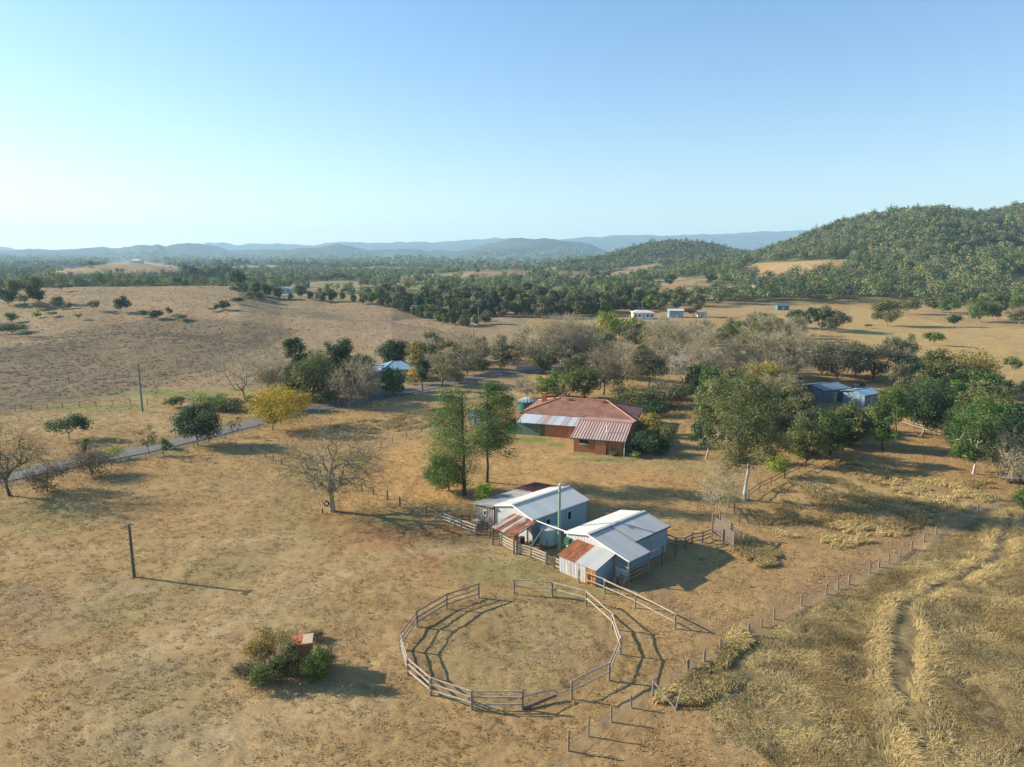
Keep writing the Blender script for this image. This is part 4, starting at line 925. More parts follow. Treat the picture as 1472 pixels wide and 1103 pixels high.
def clear(X, Y):
    k = (dline(X, Y, ROAD) > 2.6)
    for (x0, y0, r) in ((4, 76, 8.5), (-1, 79, 4), (11.5, 67, 7.0), (13, 112, 9), (11, 120, 11), (4.3, 70, 2)): k &= np.hypot(X-x0, Y-y0) > r
    return k
X, Y = scatter(150000, 37, 150, p=1.15); Z = hgt(X, Y); px, py = proj(X, Y, Z)
k = clear(X, Y) & ~inpoly(px, py, POLY_TALL) & (fbm(X/1.4, Y/1.4, 201, 3) > .40) & (dline(X, Y, TRACK) > .5)
X, Y = X[k], Y[k]; c = ground_col(X, Y, hgt(X, Y)); sc = np.hypot(X, Y)/60.
blades('short_grass', X, Y, (.06+.11*RNG.random(len(X)))*(.7+.3*sc), .055, 4, np.full(len(X), .5), fbm(X/8, Y/8, 203, 2)*12, c*(.95+.6*RNG.random((len(X), 1))), 'short dry grazed grass over the yard and paddock', .2)
# tall lodged grass
X, Y = scatter(80000, 34, 112, .02, .80, 1.4); Z = hgt(X, Y); px, py = proj(X, Y, Z); px = px+(fbm(X/4, Y/4, 141, 3)-.5)*40+RNG.normal(size=len(X))*5; py = py+(fbm(X/4, Y/4, 142, 3)-.5)*26+RNG.normal(size=len(X))*4
dt = dline(X, Y, TRACK); nz = fbm(X/3.5, Y/3.5, 211, 3)
k = inpoly(px, py, POLY_TALL) & (dt > .9) & (dline(X, Y, RUT1) > .62) & (dline(X, Y, RUT2) > .62) & ((nz > .36) | (RNG.random(len(X)) < .3)) & ~((px < 1180) & (py > 1000) & (RNG.random(len(X)) < .35))
X, Y, nz = X[k], Y[k], nz[k]; n = len(X); d2 = np.minimum(dline(X, Y, RUT1), dline(X, Y, RUT2))
tone = fbm(X/6, Y/6, 213, 3)[:, None]; gl = fbm(X/1.6, Y/1.6, 214, 2)[:, None]
c = L3(.52,.41,.19)*(1-sm(.38, .56, tone)) + L3(.37,.275,.12)*sm(.38, .56, tone)
c = c*(1-.6*sm(.5, .62, gl)) + L3(.29,.21,.09)*.6*sm(.5, .62, gl); edge = sm(2.6, 1.0, d2)[:, None]; c = c*(1-edge) + L3(.60,.46,.21)*edge
blades('tall_grass', X, Y, (.12+.46*(fbm(X/1.7, Y/1.7, 218, 3)-.2)+.28*edge[:, 0])*(.6+.8*RNG.random(n)), .032, 14, 1.0+1.1*fbm(X/1.2, Y/1.2, 215, 2), -.5+(fbm(X/3.2, Y/3.2, 216, 3)-.5)*10, c, 'tall matted dry grass in the fenced paddock', .34)
# clumps between ramp and fence, and the rough strip by the road
def clumps(cnt, poly, thr, seed):
    out = []
    x0, x1 = min(p[0] for p in poly), max(p[0] for p in poly); y0, y1 = min(p[1] for p in poly), max(p[1] for p in poly)
    qx = x0+(x1-x0)*RNG.random(cnt*8); qy = y0+(y1-y0)*RNG.random(cnt*8); k = inpoly(qx, qy, poly); qx, qy = qx[k][:cnt], qy[k][:cnt]
    a = (qx-CX)/F_; b = -(qy-CY)/F_; t = -(CAMH)/(-st+b*ct); X = a*t; Y = (ct+b*st)*t
    k = fbm(X/1.8, Y/1.8, seed, 3) > thr*.97; return X[k], Y[k]
A = [clumps(5200, [(1080,735),(1120,700),(1220,655),(1330,690),(1440,690),(1420,722),(1300,770),(1200,790),(1120,770)], .52, 221),
     clumps(1500, [(470,612),(560,598),(640,585),(660,602),(600,618),(520,625)], .48, 223), clumps(500, [(1085,795),(1105,785),(1112,812),(1090,815)], .4, 224),
     clumps(500, [(1030,935),(1060,905),(1075,925),(1040,960)], .3, 225), clumps(900, [(940,1010),(1010,960),(1060,985),(1010,1010)], .35, 226), clumps(900, [(1055,790),(1075,770),(1120,800),(1075,805)], .5, 227)]
X = np.concatenate([a[0] for a in A]); Y = np.concatenate([a[1] for a in A]); n = len(X); k = clear(X, Y); X, Y = X[k], Y[k]; n = len(X)
blades('grass_clumps', X, Y, .28+.4*RNG.random(n), .06, 14, np.full(n, .8), fbm(X/9, Y/9, 228, 2)*9, L3(.50,.385,.17)*(.75+.5*fbm(X/3, Y/3, 229, 2)[:, None]), 'golden tussocks of long dry grass', .32)
# tussocks on the paddock across the road
X, Y = scatter(60000, 150, 430, -.8, .05, 1.6); Z = hgt(X, Y); px, py = proj(X, Y, Z)
ip = inpoly(px, py, POLY_DARKPAD); k = (px < 720) & (dline(X, Y, ROAD) > 8) & (ip | (RNG.random(len(X)) < .35)) & (RNG.random(len(X)) < .6)
X, Y = X[k], Y[k]; n = len(X); c = ground_col(X, Y, hgt(X, Y)); sc = Y/200.
blades('tussock_grass', X, Y, (.16+.2*RNG.random(n))*(.7+.3*sc), .2, 5, np.full(n, .5), RNG.random(n)*6, c*(.85+.45*RNG.random((n, 1))), 'brown tussocks all over the paddock beyond the road', .5)
#PART2
# ------------------------------------------------------------------ buildings
def roof_slope(t, name, pts, mat, th=.05): return MB().slab(pts, th).build(name, mat, t)
def wallq(mb, a, b, z0, z1, t=.08):
    """upright wall from a to b (outside on the right-hand side of a->b), z1 may be (za, zb)"""
    za, zb = z1 if hasattr(z1, '__len__') else (z1, z1)
    mb.slab([(*a, z0), (*b, z0), (*b, zb), (*a, za)], t)
def gable_wall(mb, a, b, z0, ze, zr, t=.08):
    m = ((a[0]+b[0])/2, (a[1]+b[1])/2); mb.slab([(*a, z0), (*b, z0), (*b, ze), (*m, zr), (*a, ze)], t)
def window(t, c, along, w, h, mat_frame, n):
    """window centred at c on a wall whose horizontal direction is along and outward normal n"""
    c = Vector(c); al = Vector(along); n = Vector(n); up = Vector((0, 0, 1))
    f = MB()
    for sx, sz, ww, hh in ((-1, 0, .07, h+.14), (1, 0, .07, h+.14), (0, -1, w, .07), (0, 1, w, .07)):
        p = c+al*sx*(w/2+.035)+up*sz*(h/2+.035)+n*.03; f.beam(p-up*hh/2, p+up*hh/2, ww if sx else w, .06) if sx else f.beam(p-al*w/2, p+al*w/2, .06, .07)
    fo = f.build('window', mat_frame, t)
    g = MB().slab([c-al*w/2-up*h/2+n*.012, c+al*w/2-up*h/2+n*.012, c+al*w/2+up*h/2+n*.012, c-al*w/2+up*h/2+n*.012], .01).build('pane', M['glass'], fo)
    return fo
# --- shed 1 (local x runs along the ridge away from the camera, local y to the west side)
R1 = math.radians(43.4); g1 = gz(2, 76)
s1 = thing('farm_shed', 'long pale gabled tin shed with a grey skillion along its flank and rust-striped end awning', 'shed', (-1.8, 75.05, g1), R1)
mb = MB(); wallq(mb, (0, -5.8), (8.8, -5.8), -.3, 2.8); mb.build('side_wall', M['wall_blue'], s1)
mb = MB(); gable_wall(mb, (0, 0), (0, -5.8), -.3, 2.78, 3.55); mb.build('end_wall', M['wall_pale'], s1)
mb = MB(); gable_wall(mb, (8.8, -5.8), (8.8, 0), -.3, 2.78, 3.55); wallq(mb, (8.7, 0), (.1, 0), -.3, 2.7); mb.build('back_wall', M['wall_blue'], s1)
roof_slope(s1, 'roof', [(-.2, -6.0, 2.80), (8.95, -6.0, 2.80), (8.95, -2.9, 3.63), (-.2, -2.9, 3.63)], M['roof_pale'])
roof_slope(s1, 'roof', [(8.95, .12, 2.84), (-.2, .12, 2.84), (-.2, -2.9, 3.632), (8.95, -2.9, 3.632)], M['roof_pale'])
MB().beam((-.25, -2.9, 3.67), (9.0, -2.9, 3.67), .34, .035).build('ridge_cap', M['roof_blue'], s1)
MB().beam((-.22, -6.06, 2.77), (8.95, -6.06, 2.77), .11, .09).build('gutter', M['roof_blue'], s1)
MB().beam((-.23, -6.0, 2.74), (-.23, -2.9, 3.56), .03, .16).beam((-.23, -2.9, 3.56), (-.23, .1, 2.76), .03, .16).build('barge_board', M['white'], s1)
MB().beam((-.03, -.02, -.2), (-.03, -.02, 2.7), .12, .12).build('corner_trim', M['white'], s1)
for x in (2.35, 5.8):
    window(s1, (x, -5.8, 1.65), (1, 0, 0), .62, .95, M['offwhite'], (0, -1, 0))
# skillion
mb = MB(); wallq(mb, (-.25, 3.2), (-.25, .05), -.3, (2.25, 2.52)); mb.build('skillion_wall', M['wall_grey'], s1)
mb = MB(); wallq(mb, (10.0, 3.2), (-.2, 3.2), -.3, 2.2); wallq(mb, (10.0, .1), (10.0, 3.2), -.3, (2.55, 2.2)); mb.build('skillion_wall', M['wall_grey'], s1)
roof_slope(s1, 'skillion_roof', [(6.6, 3.55, 2.24), (-.6, 3.55, 2.24), (-.6, .02, 2.66), (6.6, .02, 2.66)], M['roof_grey'])
roof_slope(s1, 'skillion_roof', [(10.2, 4.0, 2.22), (6.55, 4.0, 2.22), (6.55, -.05, 2.70), (10.2, -.05, 2.70)], M['roof_rusty_end'])
window(s1, (-.25, 1.55, 1.5), (0, -1, 0), .42, .5, M['white'], (-1, 0, 0))
# awning at the end wall: posts, roof sheets
roof_slope(s1, 'awning_roof', [(-3.45, -3.0, 2.02), (-3.45, -6.55, 2.02), (-.06, -6.55, 2.66), (-.06, -3.0, 2.66)], M['roof_patch'])
for y in (-6.4, -3.15): MB().tube([(-3.3, y, -.3), (-3.3, y, 1.96)], .09, 8).build('awning_post', M['timber_dark'], s1)
for y in (-6.45,): MB().tube([(-1.4, y, -.3), (-1.4, y, 2.3)], .07, 8).build('awning_post', M['timber_dark'], s1)
MB().beam((-3.3, -6.5, 1.93), (-3.3, -3.05, 1.93), .1, .1).beam((-3.3, -6.45, 1.93), (-.1, -6.45, 2.56), .08, .1).build('awning_beam', M['timber_dark'], s1)
MB().slab([(-.3, -6.55, 0), (-3.2, -6.55, 0), (-3.2, -6.55, .02), (-.3, -6.55, .02)], .02)
# things kept in the awning
def L2W(t, p): return t.matrix_basis @ Vector(p)
bpy.context.view_layer.update()
def drum(label, p, r, h, mat, cat='drum', name='drum'):
    mb = MB(); mb.tube([(0, 0, 0), (0, 0, h*.33), (0, 0, h*.34), (0, 0, h*.36), (0, 0, h*.66), (0, 0, h*.68), (0, 0, h)], [r, r, r*1.04, r, r, r*1.04, r], 18)
    o = mb.build(name, mat, None, p); return tag(o, label, cat)
drum('dark metal drum standing under the rust-striped awning', L2W(s1, (-1.0, -5.2, 0)), .29, .85, M['dark'])
drum('orange rusty drum standing under the rust-striped awning', L2W(s1, (-1.0, -4.3, 0)), .29, .85, M['wall_rust'])
t = thing('pallet_crate', 'small white timber crate against the grey skillion wall', 'crate', L2W(s1, (-.85, 2.3, 0)), R1)
MB().box(-.3, .3, -.35, .35, .55, .62).build('top', M['offwhite'], t)
for x in (-.24, .24):
    for y in (-.28, .28): MB().box(x-.05, x+.05, y-.05, y+.05, -.1, .55).build('leg', M['offwhite'], t)
# --- water tank with its stand between the sheds
tp = pz(791.5, 786, g1); ty = 70.3; tx = tp.x
t = thing('water_tank', 'round blue-grey corrugated water tank on a stand between the two tin sheds', 'water tank', (3.85, 70.35, gz(3.85, 70.35)))
mb = MB(); zz = np.linspace(.32, 2.0, 29); mb.tube([(0, 0, z) for z in zz], [.93+(.02 if i % 2 else 0) for i in range(29)], 32, False); mb.build('tank_wall', M['tank'], t, smooth=True)
MB().tube([(0, 0, 2.0), (0, 0, 2.03), (0, 0, 2.2)], [.97, .95, .12], 32).build('tank_lid', M['tank_top'], t)
MB().tube([(0, 0, .1), (0, 0, .32)], 1.0, 24).build('tank_stand', M['timber_dark'], t)
for a in range(6): MB().tube([(.75*math.cos(a*PI/3), .75*math.sin(a*PI/3), -.2), (.75*math.cos(a*PI/3), .75*math.sin(a*PI/3), .15)], .08, 6).build('leg', M['timber_dark'], t)
MB().tube([(-.2, -.97, .4), (-.2, -1.05, .4), (-.2, -1.05, 1.0)], .03, 6).build('tap_pipe', M['dark'], t)
o = MB(); q0 = L2W(s1, (.1, -6.15, 2.68)); 
P0 = Vector(q0); P1 = Vector((5.6, 67.35, gz(5.6, 67.3)+2.72)); MB_ = MB().tube([P0, (P0+P1)/2+Vector((0, 0, -.03)), P1], .06, 8)
tag(MB_.build('gutter_pipe', M['white']), 'white pipe carried across from the pale shed gutter to the low shed roof', 'pipe')
pg = ground_at(762, 800); MB_ = MB().tube([(3.3, 69.85, gz(3, 70)+2.05), (3.1, 69.7, gz(3, 70)+1.98), (pg.x, pg.y, pg.z+.95), (pg.x-.12, pg.y-.1, pg.z+.62)], .065, 8)
tag(MB_.build('overflow_pipe', M['offwhite']), 'sloping white overflow pipe from the blue-grey tank top down to the yard rails', 'pipe')
# --- shed 2
g2 = gz(11, 67)
s2 = thing('low_shed', 'low wide tin shed nearest the round yard with a rusty lean-to and open side awning', 'shed', (5.49, 67.2, g2), R1)
mb = MB(); wallq(mb, (0, -6.05), (8.77, -6.05), -.3, 2.75); mb.build('side_wall', M['wall_blue'], s2)
mb = MB(); gable_wall(mb, (0, 0), (0, -6.05), -.3, 2.72, 3.42); mb.build('end_wall', M['wall_pale'], s2)
mb = MB(); gable_wall(mb, (8.77, -6.05), (8.77, 0), -.3, 2.72, 3.42); wallq(mb, (8.7, 0), (.1, 0), -.3, 2.68); mb.build('back_wall', M['wall_blue'], s2)
roof_slope(s2, 'roof', [(3.1, -6.25, 2.80), (8.95, -6.25, 2.80), (8.95, -3.02, 3.52), (3.1, -3.02, 3.52)], M['roof_blue'])
roof_slope(s2, 'roof', [(8.95, .15, 2.82), (-.2, .15, 2.82), (-.2, -3.02, 3.522), (8.95, -3.02, 3.522)], M['roof_pale'])
roof_slope(s2, 'awning_roof', [(-.2, -8.05, 2.32), (3.05, -8.05, 2.32), (3.05, -3.02, 3.47), (-.2, -3.02, 3.47)], M['roof_blue'])
MB().beam((-.25, -3.02, 3.56), (9.0, -3.02, 3.56), .36, .035).build('ridge_cap', M['roof_blue'], s2)
MB().beam((3.08, -6.2, 2.84), (3.08, -3.1, 3.53), .06, .05).build('step_flashing', M['blue_metal'], s2)
MB().beam((3.0, -6.32, 2.76), (8.95, -6.32, 2.76), .11, .09).build('gutter', M['dark'], s2)
MB().beam((-.22, -8.05, 2.26), (-.22, -3.02, 3.41), .03, .13).beam((-.22, -3.02, 3.44), (-.22, .12, 2.75), .03, .13).build('barge_board', M['white'], s2)
for x, y in ((-.1, -7.9), (3.0, -7.9), (-.1, -6.3)): MB().tube([(x, y, -.3), (x, y, 2.3)], .085, 8).build('awning_post', M['timber'], s2)
for x, y in ((5.6, -7.7), (8.4, -7.4)): MB().tube([(x, y, -.3), (x, y, 2.0)], .085, 8).build('awning_post', M['timber_dark'], s2)
MB().beam((-.3, -7.92, 2.24), (3.2, -7.92, 2.24), .09, .1).beam((3.0, -7.9, 2.1), (8.4, -7.4, 1.95), .07, .09).build('awning_beam', M['timber'], s2)
for z in (.45, .8, 1.15): MB().beam((-.1, -7.8, z), (-.1, -6.35, z), .03, .28).build('board', M['timber_board'], s2)
for z in (.55, .95, 1.35): MB().beam((-.1, -7.98, z), (3.0, -7.98, z), .04, .09).build('rail', M['timber'], s2)
for z in (.55, 1.0): MB().beam((3.0, -7.98, z), (5.6, -7.75, z), .04, .09).build('rail', M['timber_dark'], s2)
MB().beam((-.1, -7.9, 1.55), (-.1, -6.3, 1.75), .05, .08).build('rail', M['timber_pale'], s2)
# front lean-to
mb = MB(); wallq(mb, (-2.75, -1.6), (-2.75, -4.9), -.35, 1.72); mb.build('lean_to_wall', M['wall_mixed'], s2)
mb = MB(); wallq(mb, (-2.75, -4.92), (-2.75, -6.1), -.35, 1.72); mb.build('lean_to_wall', M['wall_rust'], s2)
mb = MB(); wallq(mb, (-2.73, -6.1), (-.02, -6.1), -.35, (1.7, 2.42)); mb.build('lean_to_wall', M['wall_blue'], s2)
mb = MB(); wallq(mb, (-.02, -1.6), (-2.73, -1.6), -.35, (2.42, 1.7)); mb.build('lean_to_wall', M['wall_mixed'], s2)
roof_slope(s2, 'lean_to_roof', [(-2.95, -1.45, 1.70), (-2.95, -3.75, 1.70), (-.06, -3.75, 2.50), (-.06, -1.45, 2.50)], M['roof_rust'])
roof_slope(s2, 'lean_to_roof', [(-2.95, -3.77, 1.705), (-2.95, -6.3, 1.705), (-.06, -6.3, 2.505), (-.06, -3.77, 2.505)], M['roof_blue'])
MB().box(-.5, -.06, -.75, -.15, 1.7, 2.35).build('meter_box', M['gutter_green'], s2)
for i, (x, y, h, ln) in enumerate(((-1.0, -7.0, .75, .0), (-.55, -7.25, .9, .12), (-.9, -7.75, .8, .3))):
    p = L2W(s2, (x, y, 0)); p.z = gz(p.x, p.y)
    tag(MB().tube([(0, 0, -.1), (ln*.5, -ln*.2, h*.5), (ln, -ln*.4, h)], [.16, .15, .14], 10).build('timber_post', M['timber'], None, p), ['short upright log by the shaded wall of the rusty lean-to', 'taller upright log next to the side awning boards', 'tilted log in front of the two upright logs'][i], 'log')
# --- vine over the skillion roof edge
p = L2W(s1, (1.9, 4.2, 0)); me = make_tree_meshes(900, 3.9, 2.5, .2, 'dense', 'lime', 'bark_dark', .085, dens=7)
put('vine', 'bright leafy vine bush growing up at the corner of the grey skillion roof', 'vine', (p.x, p.y, gz(p.x, p.y)), me)
# --- brick house
g3 = gz(12, 116); RH = math.radians(-18)
h = thing('brick_house', 'low orange brick house with a terracotta hip roof and a lighter-roofed front annex', 'house', (1.37, 122.6, g3), RH)
mb = MB(); x0, x1, y0, y1 = .7, 19.8, .7, 11.3
for a, b in (((x0, y0), (x1, y0)), ((x1, y0), (x1, y1)), ((x1, y1), (x0, y1)), ((x0, y1), (x0, y0))): wallq(mb, a, b, -.3, 2.72)
mb.build('wall', M['brick'], h)
ze, zr = 2.75, 4.75; e = [(0, 0, ze), (20.5, 0, ze), (20.5, 12, ze), (0, 12, ze)]; ra, rb = (6, 6, zr), (14.5, 6, zr)
mb = MB(); mb.slab([e[0], e[1], rb, ra], .06); mb.slab([e[1], e[2], rb], .06); mb.slab([e[2], e[3], ra, rb], .06); mb.slab([e[3], e[0], ra], .06); rf = mb.build('roof', M['tile'], h)
mb = MB()
for a, b in ((ra, rb), (e[0], ra), (e[1], rb), (e[2], rb), (e[3], ra)): mb.tube([Vector(a)+Vector((0, 0, .03)), Vector(b)+Vector((0, 0, .03))], .12, 8)
mb.build('ridge_tiles', M['ridge_tile'], rf)
mb = MB()
for i in range(4): mb.beam(Vector(e[i])-Vector((0, 0, .1)), Vector(e[(i+1) % 4])-Vector((0, 0, .1)), .12, .14)
mb.build('gutter', M['gutter_green'], h)
MB().box(2.2, 2.95, 6.7, 7.5, 3.0, 5.3).build('chimney', M['brick'], rf)
for x in (7.3, 13.6): MB().box(x, x+.55, 5.0, 5.6, 4.3, 4.95).build('roof_vent', M['ridge_tile'], rf)
# porch along the front
mb = MB(); wallq(mb, (5.9, -4.4), (12.8, -4.4), -.3, 2.1); mb.build('porch_wall', M['brick'], h)
MB().box(9.9, 10.7, -4.62, -4.38, -.3, 2.05).build('brick_pier', M['brick'], h)
for i, (xa, xb, m) in enumerate(((.9, 4.3, 'porch_white'), (4.3, 7.3, 'porch_roof'), (7.3, 8.5, 'porch_white'), (8.5, 9.7, 'porch_roof'), (9.7, 10.7, 'porch_white'), (10.7, 12.9, 'porch_roof'))):
    roof_slope(h, 'porch_roof', [(xa, -4.7, 2.18), (xb-.01, -4.7, 2.18), (xb-.01, -.05, 2.70), (xa, -.05, 2.70)], M[m])
mb = MB(); wallq(mb, (-.6, -4.5), (5.0, -4.5), -.3, 1.9, .05); mb.build('screen_fence', M['green_board'], h)
mb = MB(); wallq(mb, (5.0, -4.3), (5.85, -4.3), -.3, 2.0, .05); mb.build('screen_fence', M['green_board'], h)
mb = MB(); wallq(mb, (-.6, -.4), (-.6, -4.5), -.3, 1.9, .05); mb.build('screen_fence', M['green_board'], h)
MB().beam((.8, -4.75, 2.1), (12.8, -4.75, 2.1), .1, .12).build('gutter', M['gutter_green'], h)
# annex
ax0, ax1, ay0 = 12.7, 20.4, -12.2
mb = MB(); wallq(mb, (ax0, ay0), (ax1, ay0), -.3, 2.4); wallq(mb, (ax1, -.3), (ax1, ay0), -.3, 2.4) if False else None
mb.slab([(ax1, ay0, -.3), (ax1, -.1, -.3), (ax1, -.1, 2.75), (ax1, -6, 3.6), (ax1, ay0, 2.38)], .1); mb.slab([(ax0, -.1, -.3), (ax0, ay0, -.3), (ax0, ay0, 2.38), (ax0, -6, 3.6), (ax0, -.1, 2.75)], .1); mb.build('annex_wall', M['brick'], h)
roof_slope(h, 'annex_roof', [(ax0-.45, ay0-.55, 2.34), (ax1+.4, ay0-.55, 2.34), (ax1+.4, -6, 3.70), (ax0-.45, -6, 3.70)], M['annex_roof'])
roof_slope(h, 'annex_roof', [(ax1+.4, .3, 2.86), (ax0-.45, .3, 2.86), (ax0-.45, -6, 3.702), (ax1+.4, -6, 3.702)], M['annex_roof'])
MB().tube([(ax0-.5, -6, 3.72), (ax1+.45, -6, 3.72)], .1, 8).build('ridge_cap', M['ridge_tile'], h)
MB().beam((ax0-.5, ay0-.6, 2.24), (ax1+.45, ay0-.6, 2.24), .12, .14).build('gutter', M['gutter_green'], h)
MB().box(16.2, 17.9, ay0-.55, ay0-.01, -.3, 2.2).build('brick_pier', M['brick'], h)
MB().tube([(17.5, -10.0, 2.7), (17.5, -10.0, 4.1)], .1, 8).build('flue_pipe', M['white'], h)
w_ = window(h, (14.3, ay0, 1.75), (1, 0, 0), 1.3, .5, M['gutter_green'], (0, -1, 0))
MB().box(13.6, 15.0, ay0-.14, ay0-.01, 1.3, 1.4).build('sill', M['white'], h)
for x in (2.0, 4.0): window(h, (x, .7, 1.7), (1, 0, 0), 1.2, .9, M['white'], (0, -1, 0))
window(h, (20.4, -9.0, 1.5), (0, 1, 0), 1.2, 1.0, M['white'], (1, 0, 0))
MB().tube([(20.7, ay0-.5, 0), (20.7, ay0-.5, 2.3)], .05, 6).build('downpipe', M['white'], h)
# green tank with a dome
p = ground_at(758, 593)
t = thing('rain_tank', 'dark green rain tank with a white ribbed dome behind the corner of the brick house', 'water tank', p)
MB().tube([(0, 0, -.2), (0, 0, 2.3)], 1.85, 36, False).build('tank_wall', M['gutter_green'], t, smooth=True)
MB().tube([(0, 0, 2.3), (0, 0, 2.42), (0, 0, 2.75), (0, 0, 2.98)], [1.9, 1.75, 1.0, .28], 36).build('dome', M['teal_metal'], t)
mb = MB()
for k in range(14):
    a = k*2*PI/14; mb.beam((1.82*math.cos(a), 1.82*math.sin(a), 2.40), (.35*math.cos(a), .35*math.sin(a), 3.0), .14, .06)
mb.build('dome_ribs', M['white'], t)
p = ground_at(707, 614); t = thing('concrete_tank', 'low round concrete tank behind the trunk of the ragged pine', 'water tank', p)
MB().tube([(0, 0, -.2), (0, 0, 1.7)], 1.45, 30, False).build('tank_wall', M['concrete'], t, smooth=True)
MB().tube([(0, 0, 1.7), (0, 0, 1.95)], [1.5, .2], 30).build('tank_lid', M['concrete'], t)
def house(name, label, px, py, w, d, ze, zr, rot, wall, roof, hip=True, nwin=3, over=.5, door=True):
    p = ground_at(px, py); t = thing(name, label, 'shed' if 'shed' in name or 'carport' in name else 'house', p, math.radians(rot))
    x0, x1, y0, y1 = -w/2, w/2, 0, d; mb = MB()
    for a, b in (((x0, y0), (x1, y0)), ((x1, y0), (x1, y1)), ((x1, y1), (x0, y1)), ((x0, y1), (x0, y0))): wallq(mb, a, b, -.8, ze, .1)
    if not hip:
        for x, s in ((x0, 1), (x1, -1)): mb.slab([(x, y1*(s > 0), ze), (x, y1*(s < 0), ze), (x, d/2, zr-.05)][::-1], .1)
    mb.build('wall', M[wall], t); o = over; E = [(x0-o, y0-o, ze), (x1+o, y0-o, ze), (x1+o, y1+o, ze), (x0-o, y1+o, ze)]
    k = (d/2+o) if hip else 0
    if hip and k*2 > (w+2*o)*.9: k = (w+2*o)*.4
    a, b = (x0-o+k, d/2, zr), (x1+o-k, d/2, zr); mb = MB(); mb.slab([E[0], E[1], b, a], .07); mb.slab([E[2], E[3], a, b], .07)
    if hip: mb.slab([E[1], E[2], b], .07); mb.slab([E[3], E[0], a], .07)
    r = mb.build('roof', M[roof], t)
    mb = MB(); mb.tube([a, b], .1, 6)
    if hip:
        for q, s in ((E[0], a), (E[3], a), (E[1], b), (E[2], b)): mb.tube([q, s], .09, 6)
    mb.build('ridge', M[roof], r)
    for i in range(nwin):
        x = x0+w*(i+.5)/nwin; window(t, (x, 0, ze*.55), (1, 0, 0), min(1.4, w/nwin*.55), 1.05, M['white'], (0, -1, 0))
    if nwin > 1: window(t, (x1, d*.5, ze*.55), (0, 1, 0), 1.3, 1.05, M['white'], (1, 0, 0))
    if door:
        dr = MB().box(x0+w*.5-.45, x0+w*.5+.45, -.06, -.01, 0, 2.05).build('door', M['offwhite'], t)
    return t
house('garden_shed', 'small pale shed half hidden by the pine beside the concrete tank', 688, 614, 3.0, 2.6, 2.0, 2.5, -10, 'white', 'blue_metal', False, 1)
house('roadside_house', 'house across the road with a bright blue roof', 573, 548, 7.5, 7.5, 2.9, 4.5, 15, 'offwhite', 'blue_bright', True, 3)
house('roadside_house', 'pale-roofed wing standing next to the bright blue roof', 548, 548, 6.5, 6, 2.6, 3.5, 15, 'offwhite', 'roof_pale', True, 2)
house('neighbour_house', 'long cream house with a grey tiled hip roof behind the bare trees', 1012, 536, 19, 11, 3.0, 5.4, -16, 'wall_cream', 'tile_grey', True, 5)
house('flat_house', 'pale flat-roofed building past the grey-tiled house', 1078, 522, 11, 6, 2.6, 2.9, -12, 'wall_cream', 'roof_pale', False, 3)
house('blue_shed', 'blue-roofed tin shed among the trees beside a parked dark car', 1200, 578, 6.8, 6.5, 2.8, 3.5, 24, 'blue_metal', 'blue_metal', False, 1)
house('blue_shed', 'small bright blue skillion shed showing behind the column-shaped tree', 1252, 584, 4.5, 5, 2.6, 3.2, 30, 'wall_blue', 'blue_bright', False, 1)
house('teal_shed', 'teal-roofed building cut by the frame behind the rounded dark tree', 1486, 622, 9, 7, 3.0, 4.0, 10, 'teal_metal', 'teal_metal', False, 1)
house('far_house', 'white-fronted long house with a pale roof in the distant wood', 925, 459, 10, 7, 3.2, 4.2, 0, 'white', 'roof_pale', True, 5)
house('far_shed', 'large blue open-fronted shed in the distant wood', 972, 457, 7, 7, 3.6, 4.2, -5, 'blue_bright', 'roof_pale', False, 1)
house('far_shed', 'low white carport right of the tall grey-green tree near the blue distant shed' .replace('right of', 'beyond'), 1010, 456, 4, 4, 2.2, 2.5, 0, 'white', 'roof_pale', False, 1)
house('far_house', 'pale-gabled white house half buried in the central wood', 801, 447, 8, 9, 3.6, 6.4, 8, 'white', 'roof_pale', False, 2)
house('far_house', 'wide pale roof in the central wood beside the white gable', 784, 446, 12, 9, 3.4, 5.2, 10, 'wall_cream', 'roof_pale', True, 3)
house('far_house', 'long low pale house on the brow above the paddock', 404, 421, 17, 8, 3.6, 5.0, -6, 'offwhite', 'roof_pale', True, 4)
house('far_shed', 'small blue shed high in the trees above the paddock', 505, 401, 9, 8, 4.5, 5.8, 0, 'blue_bright', 'blue_bright', False, 1)
house('far_shed', 'teal stable shed in the tan paddock under the hill', 1126, 446, 6.5, 5, 2.6, 3.2, 0, 'teal_metal', 'teal_metal', False, 1)
house('far_house', 'low pale farmhouse under the bare hill patch', 1150, 410, 13, 8, 4.2, 6.0, 0, 'wall_cream', 'roof_pale', True, 4)
house('far_house', 'brown-roofed farmhouse on the slope before the bare hill patch', 1098, 414, 12, 9, 4.0, 6.0, 10, 'wall_cream', 'tile_grey', True, 3)
house('far_house', 'white cottage at the top of the tan slope', 1076, 392, 10, 8, 3.6, 5.6, 0, 'white', 'tile', True, 2)
house('far_house', 'white cottage crowning the little far knoll', 195, 379, 16, 10, 4.5, 7, 0, 'white', 'roof_pale', True, 2)
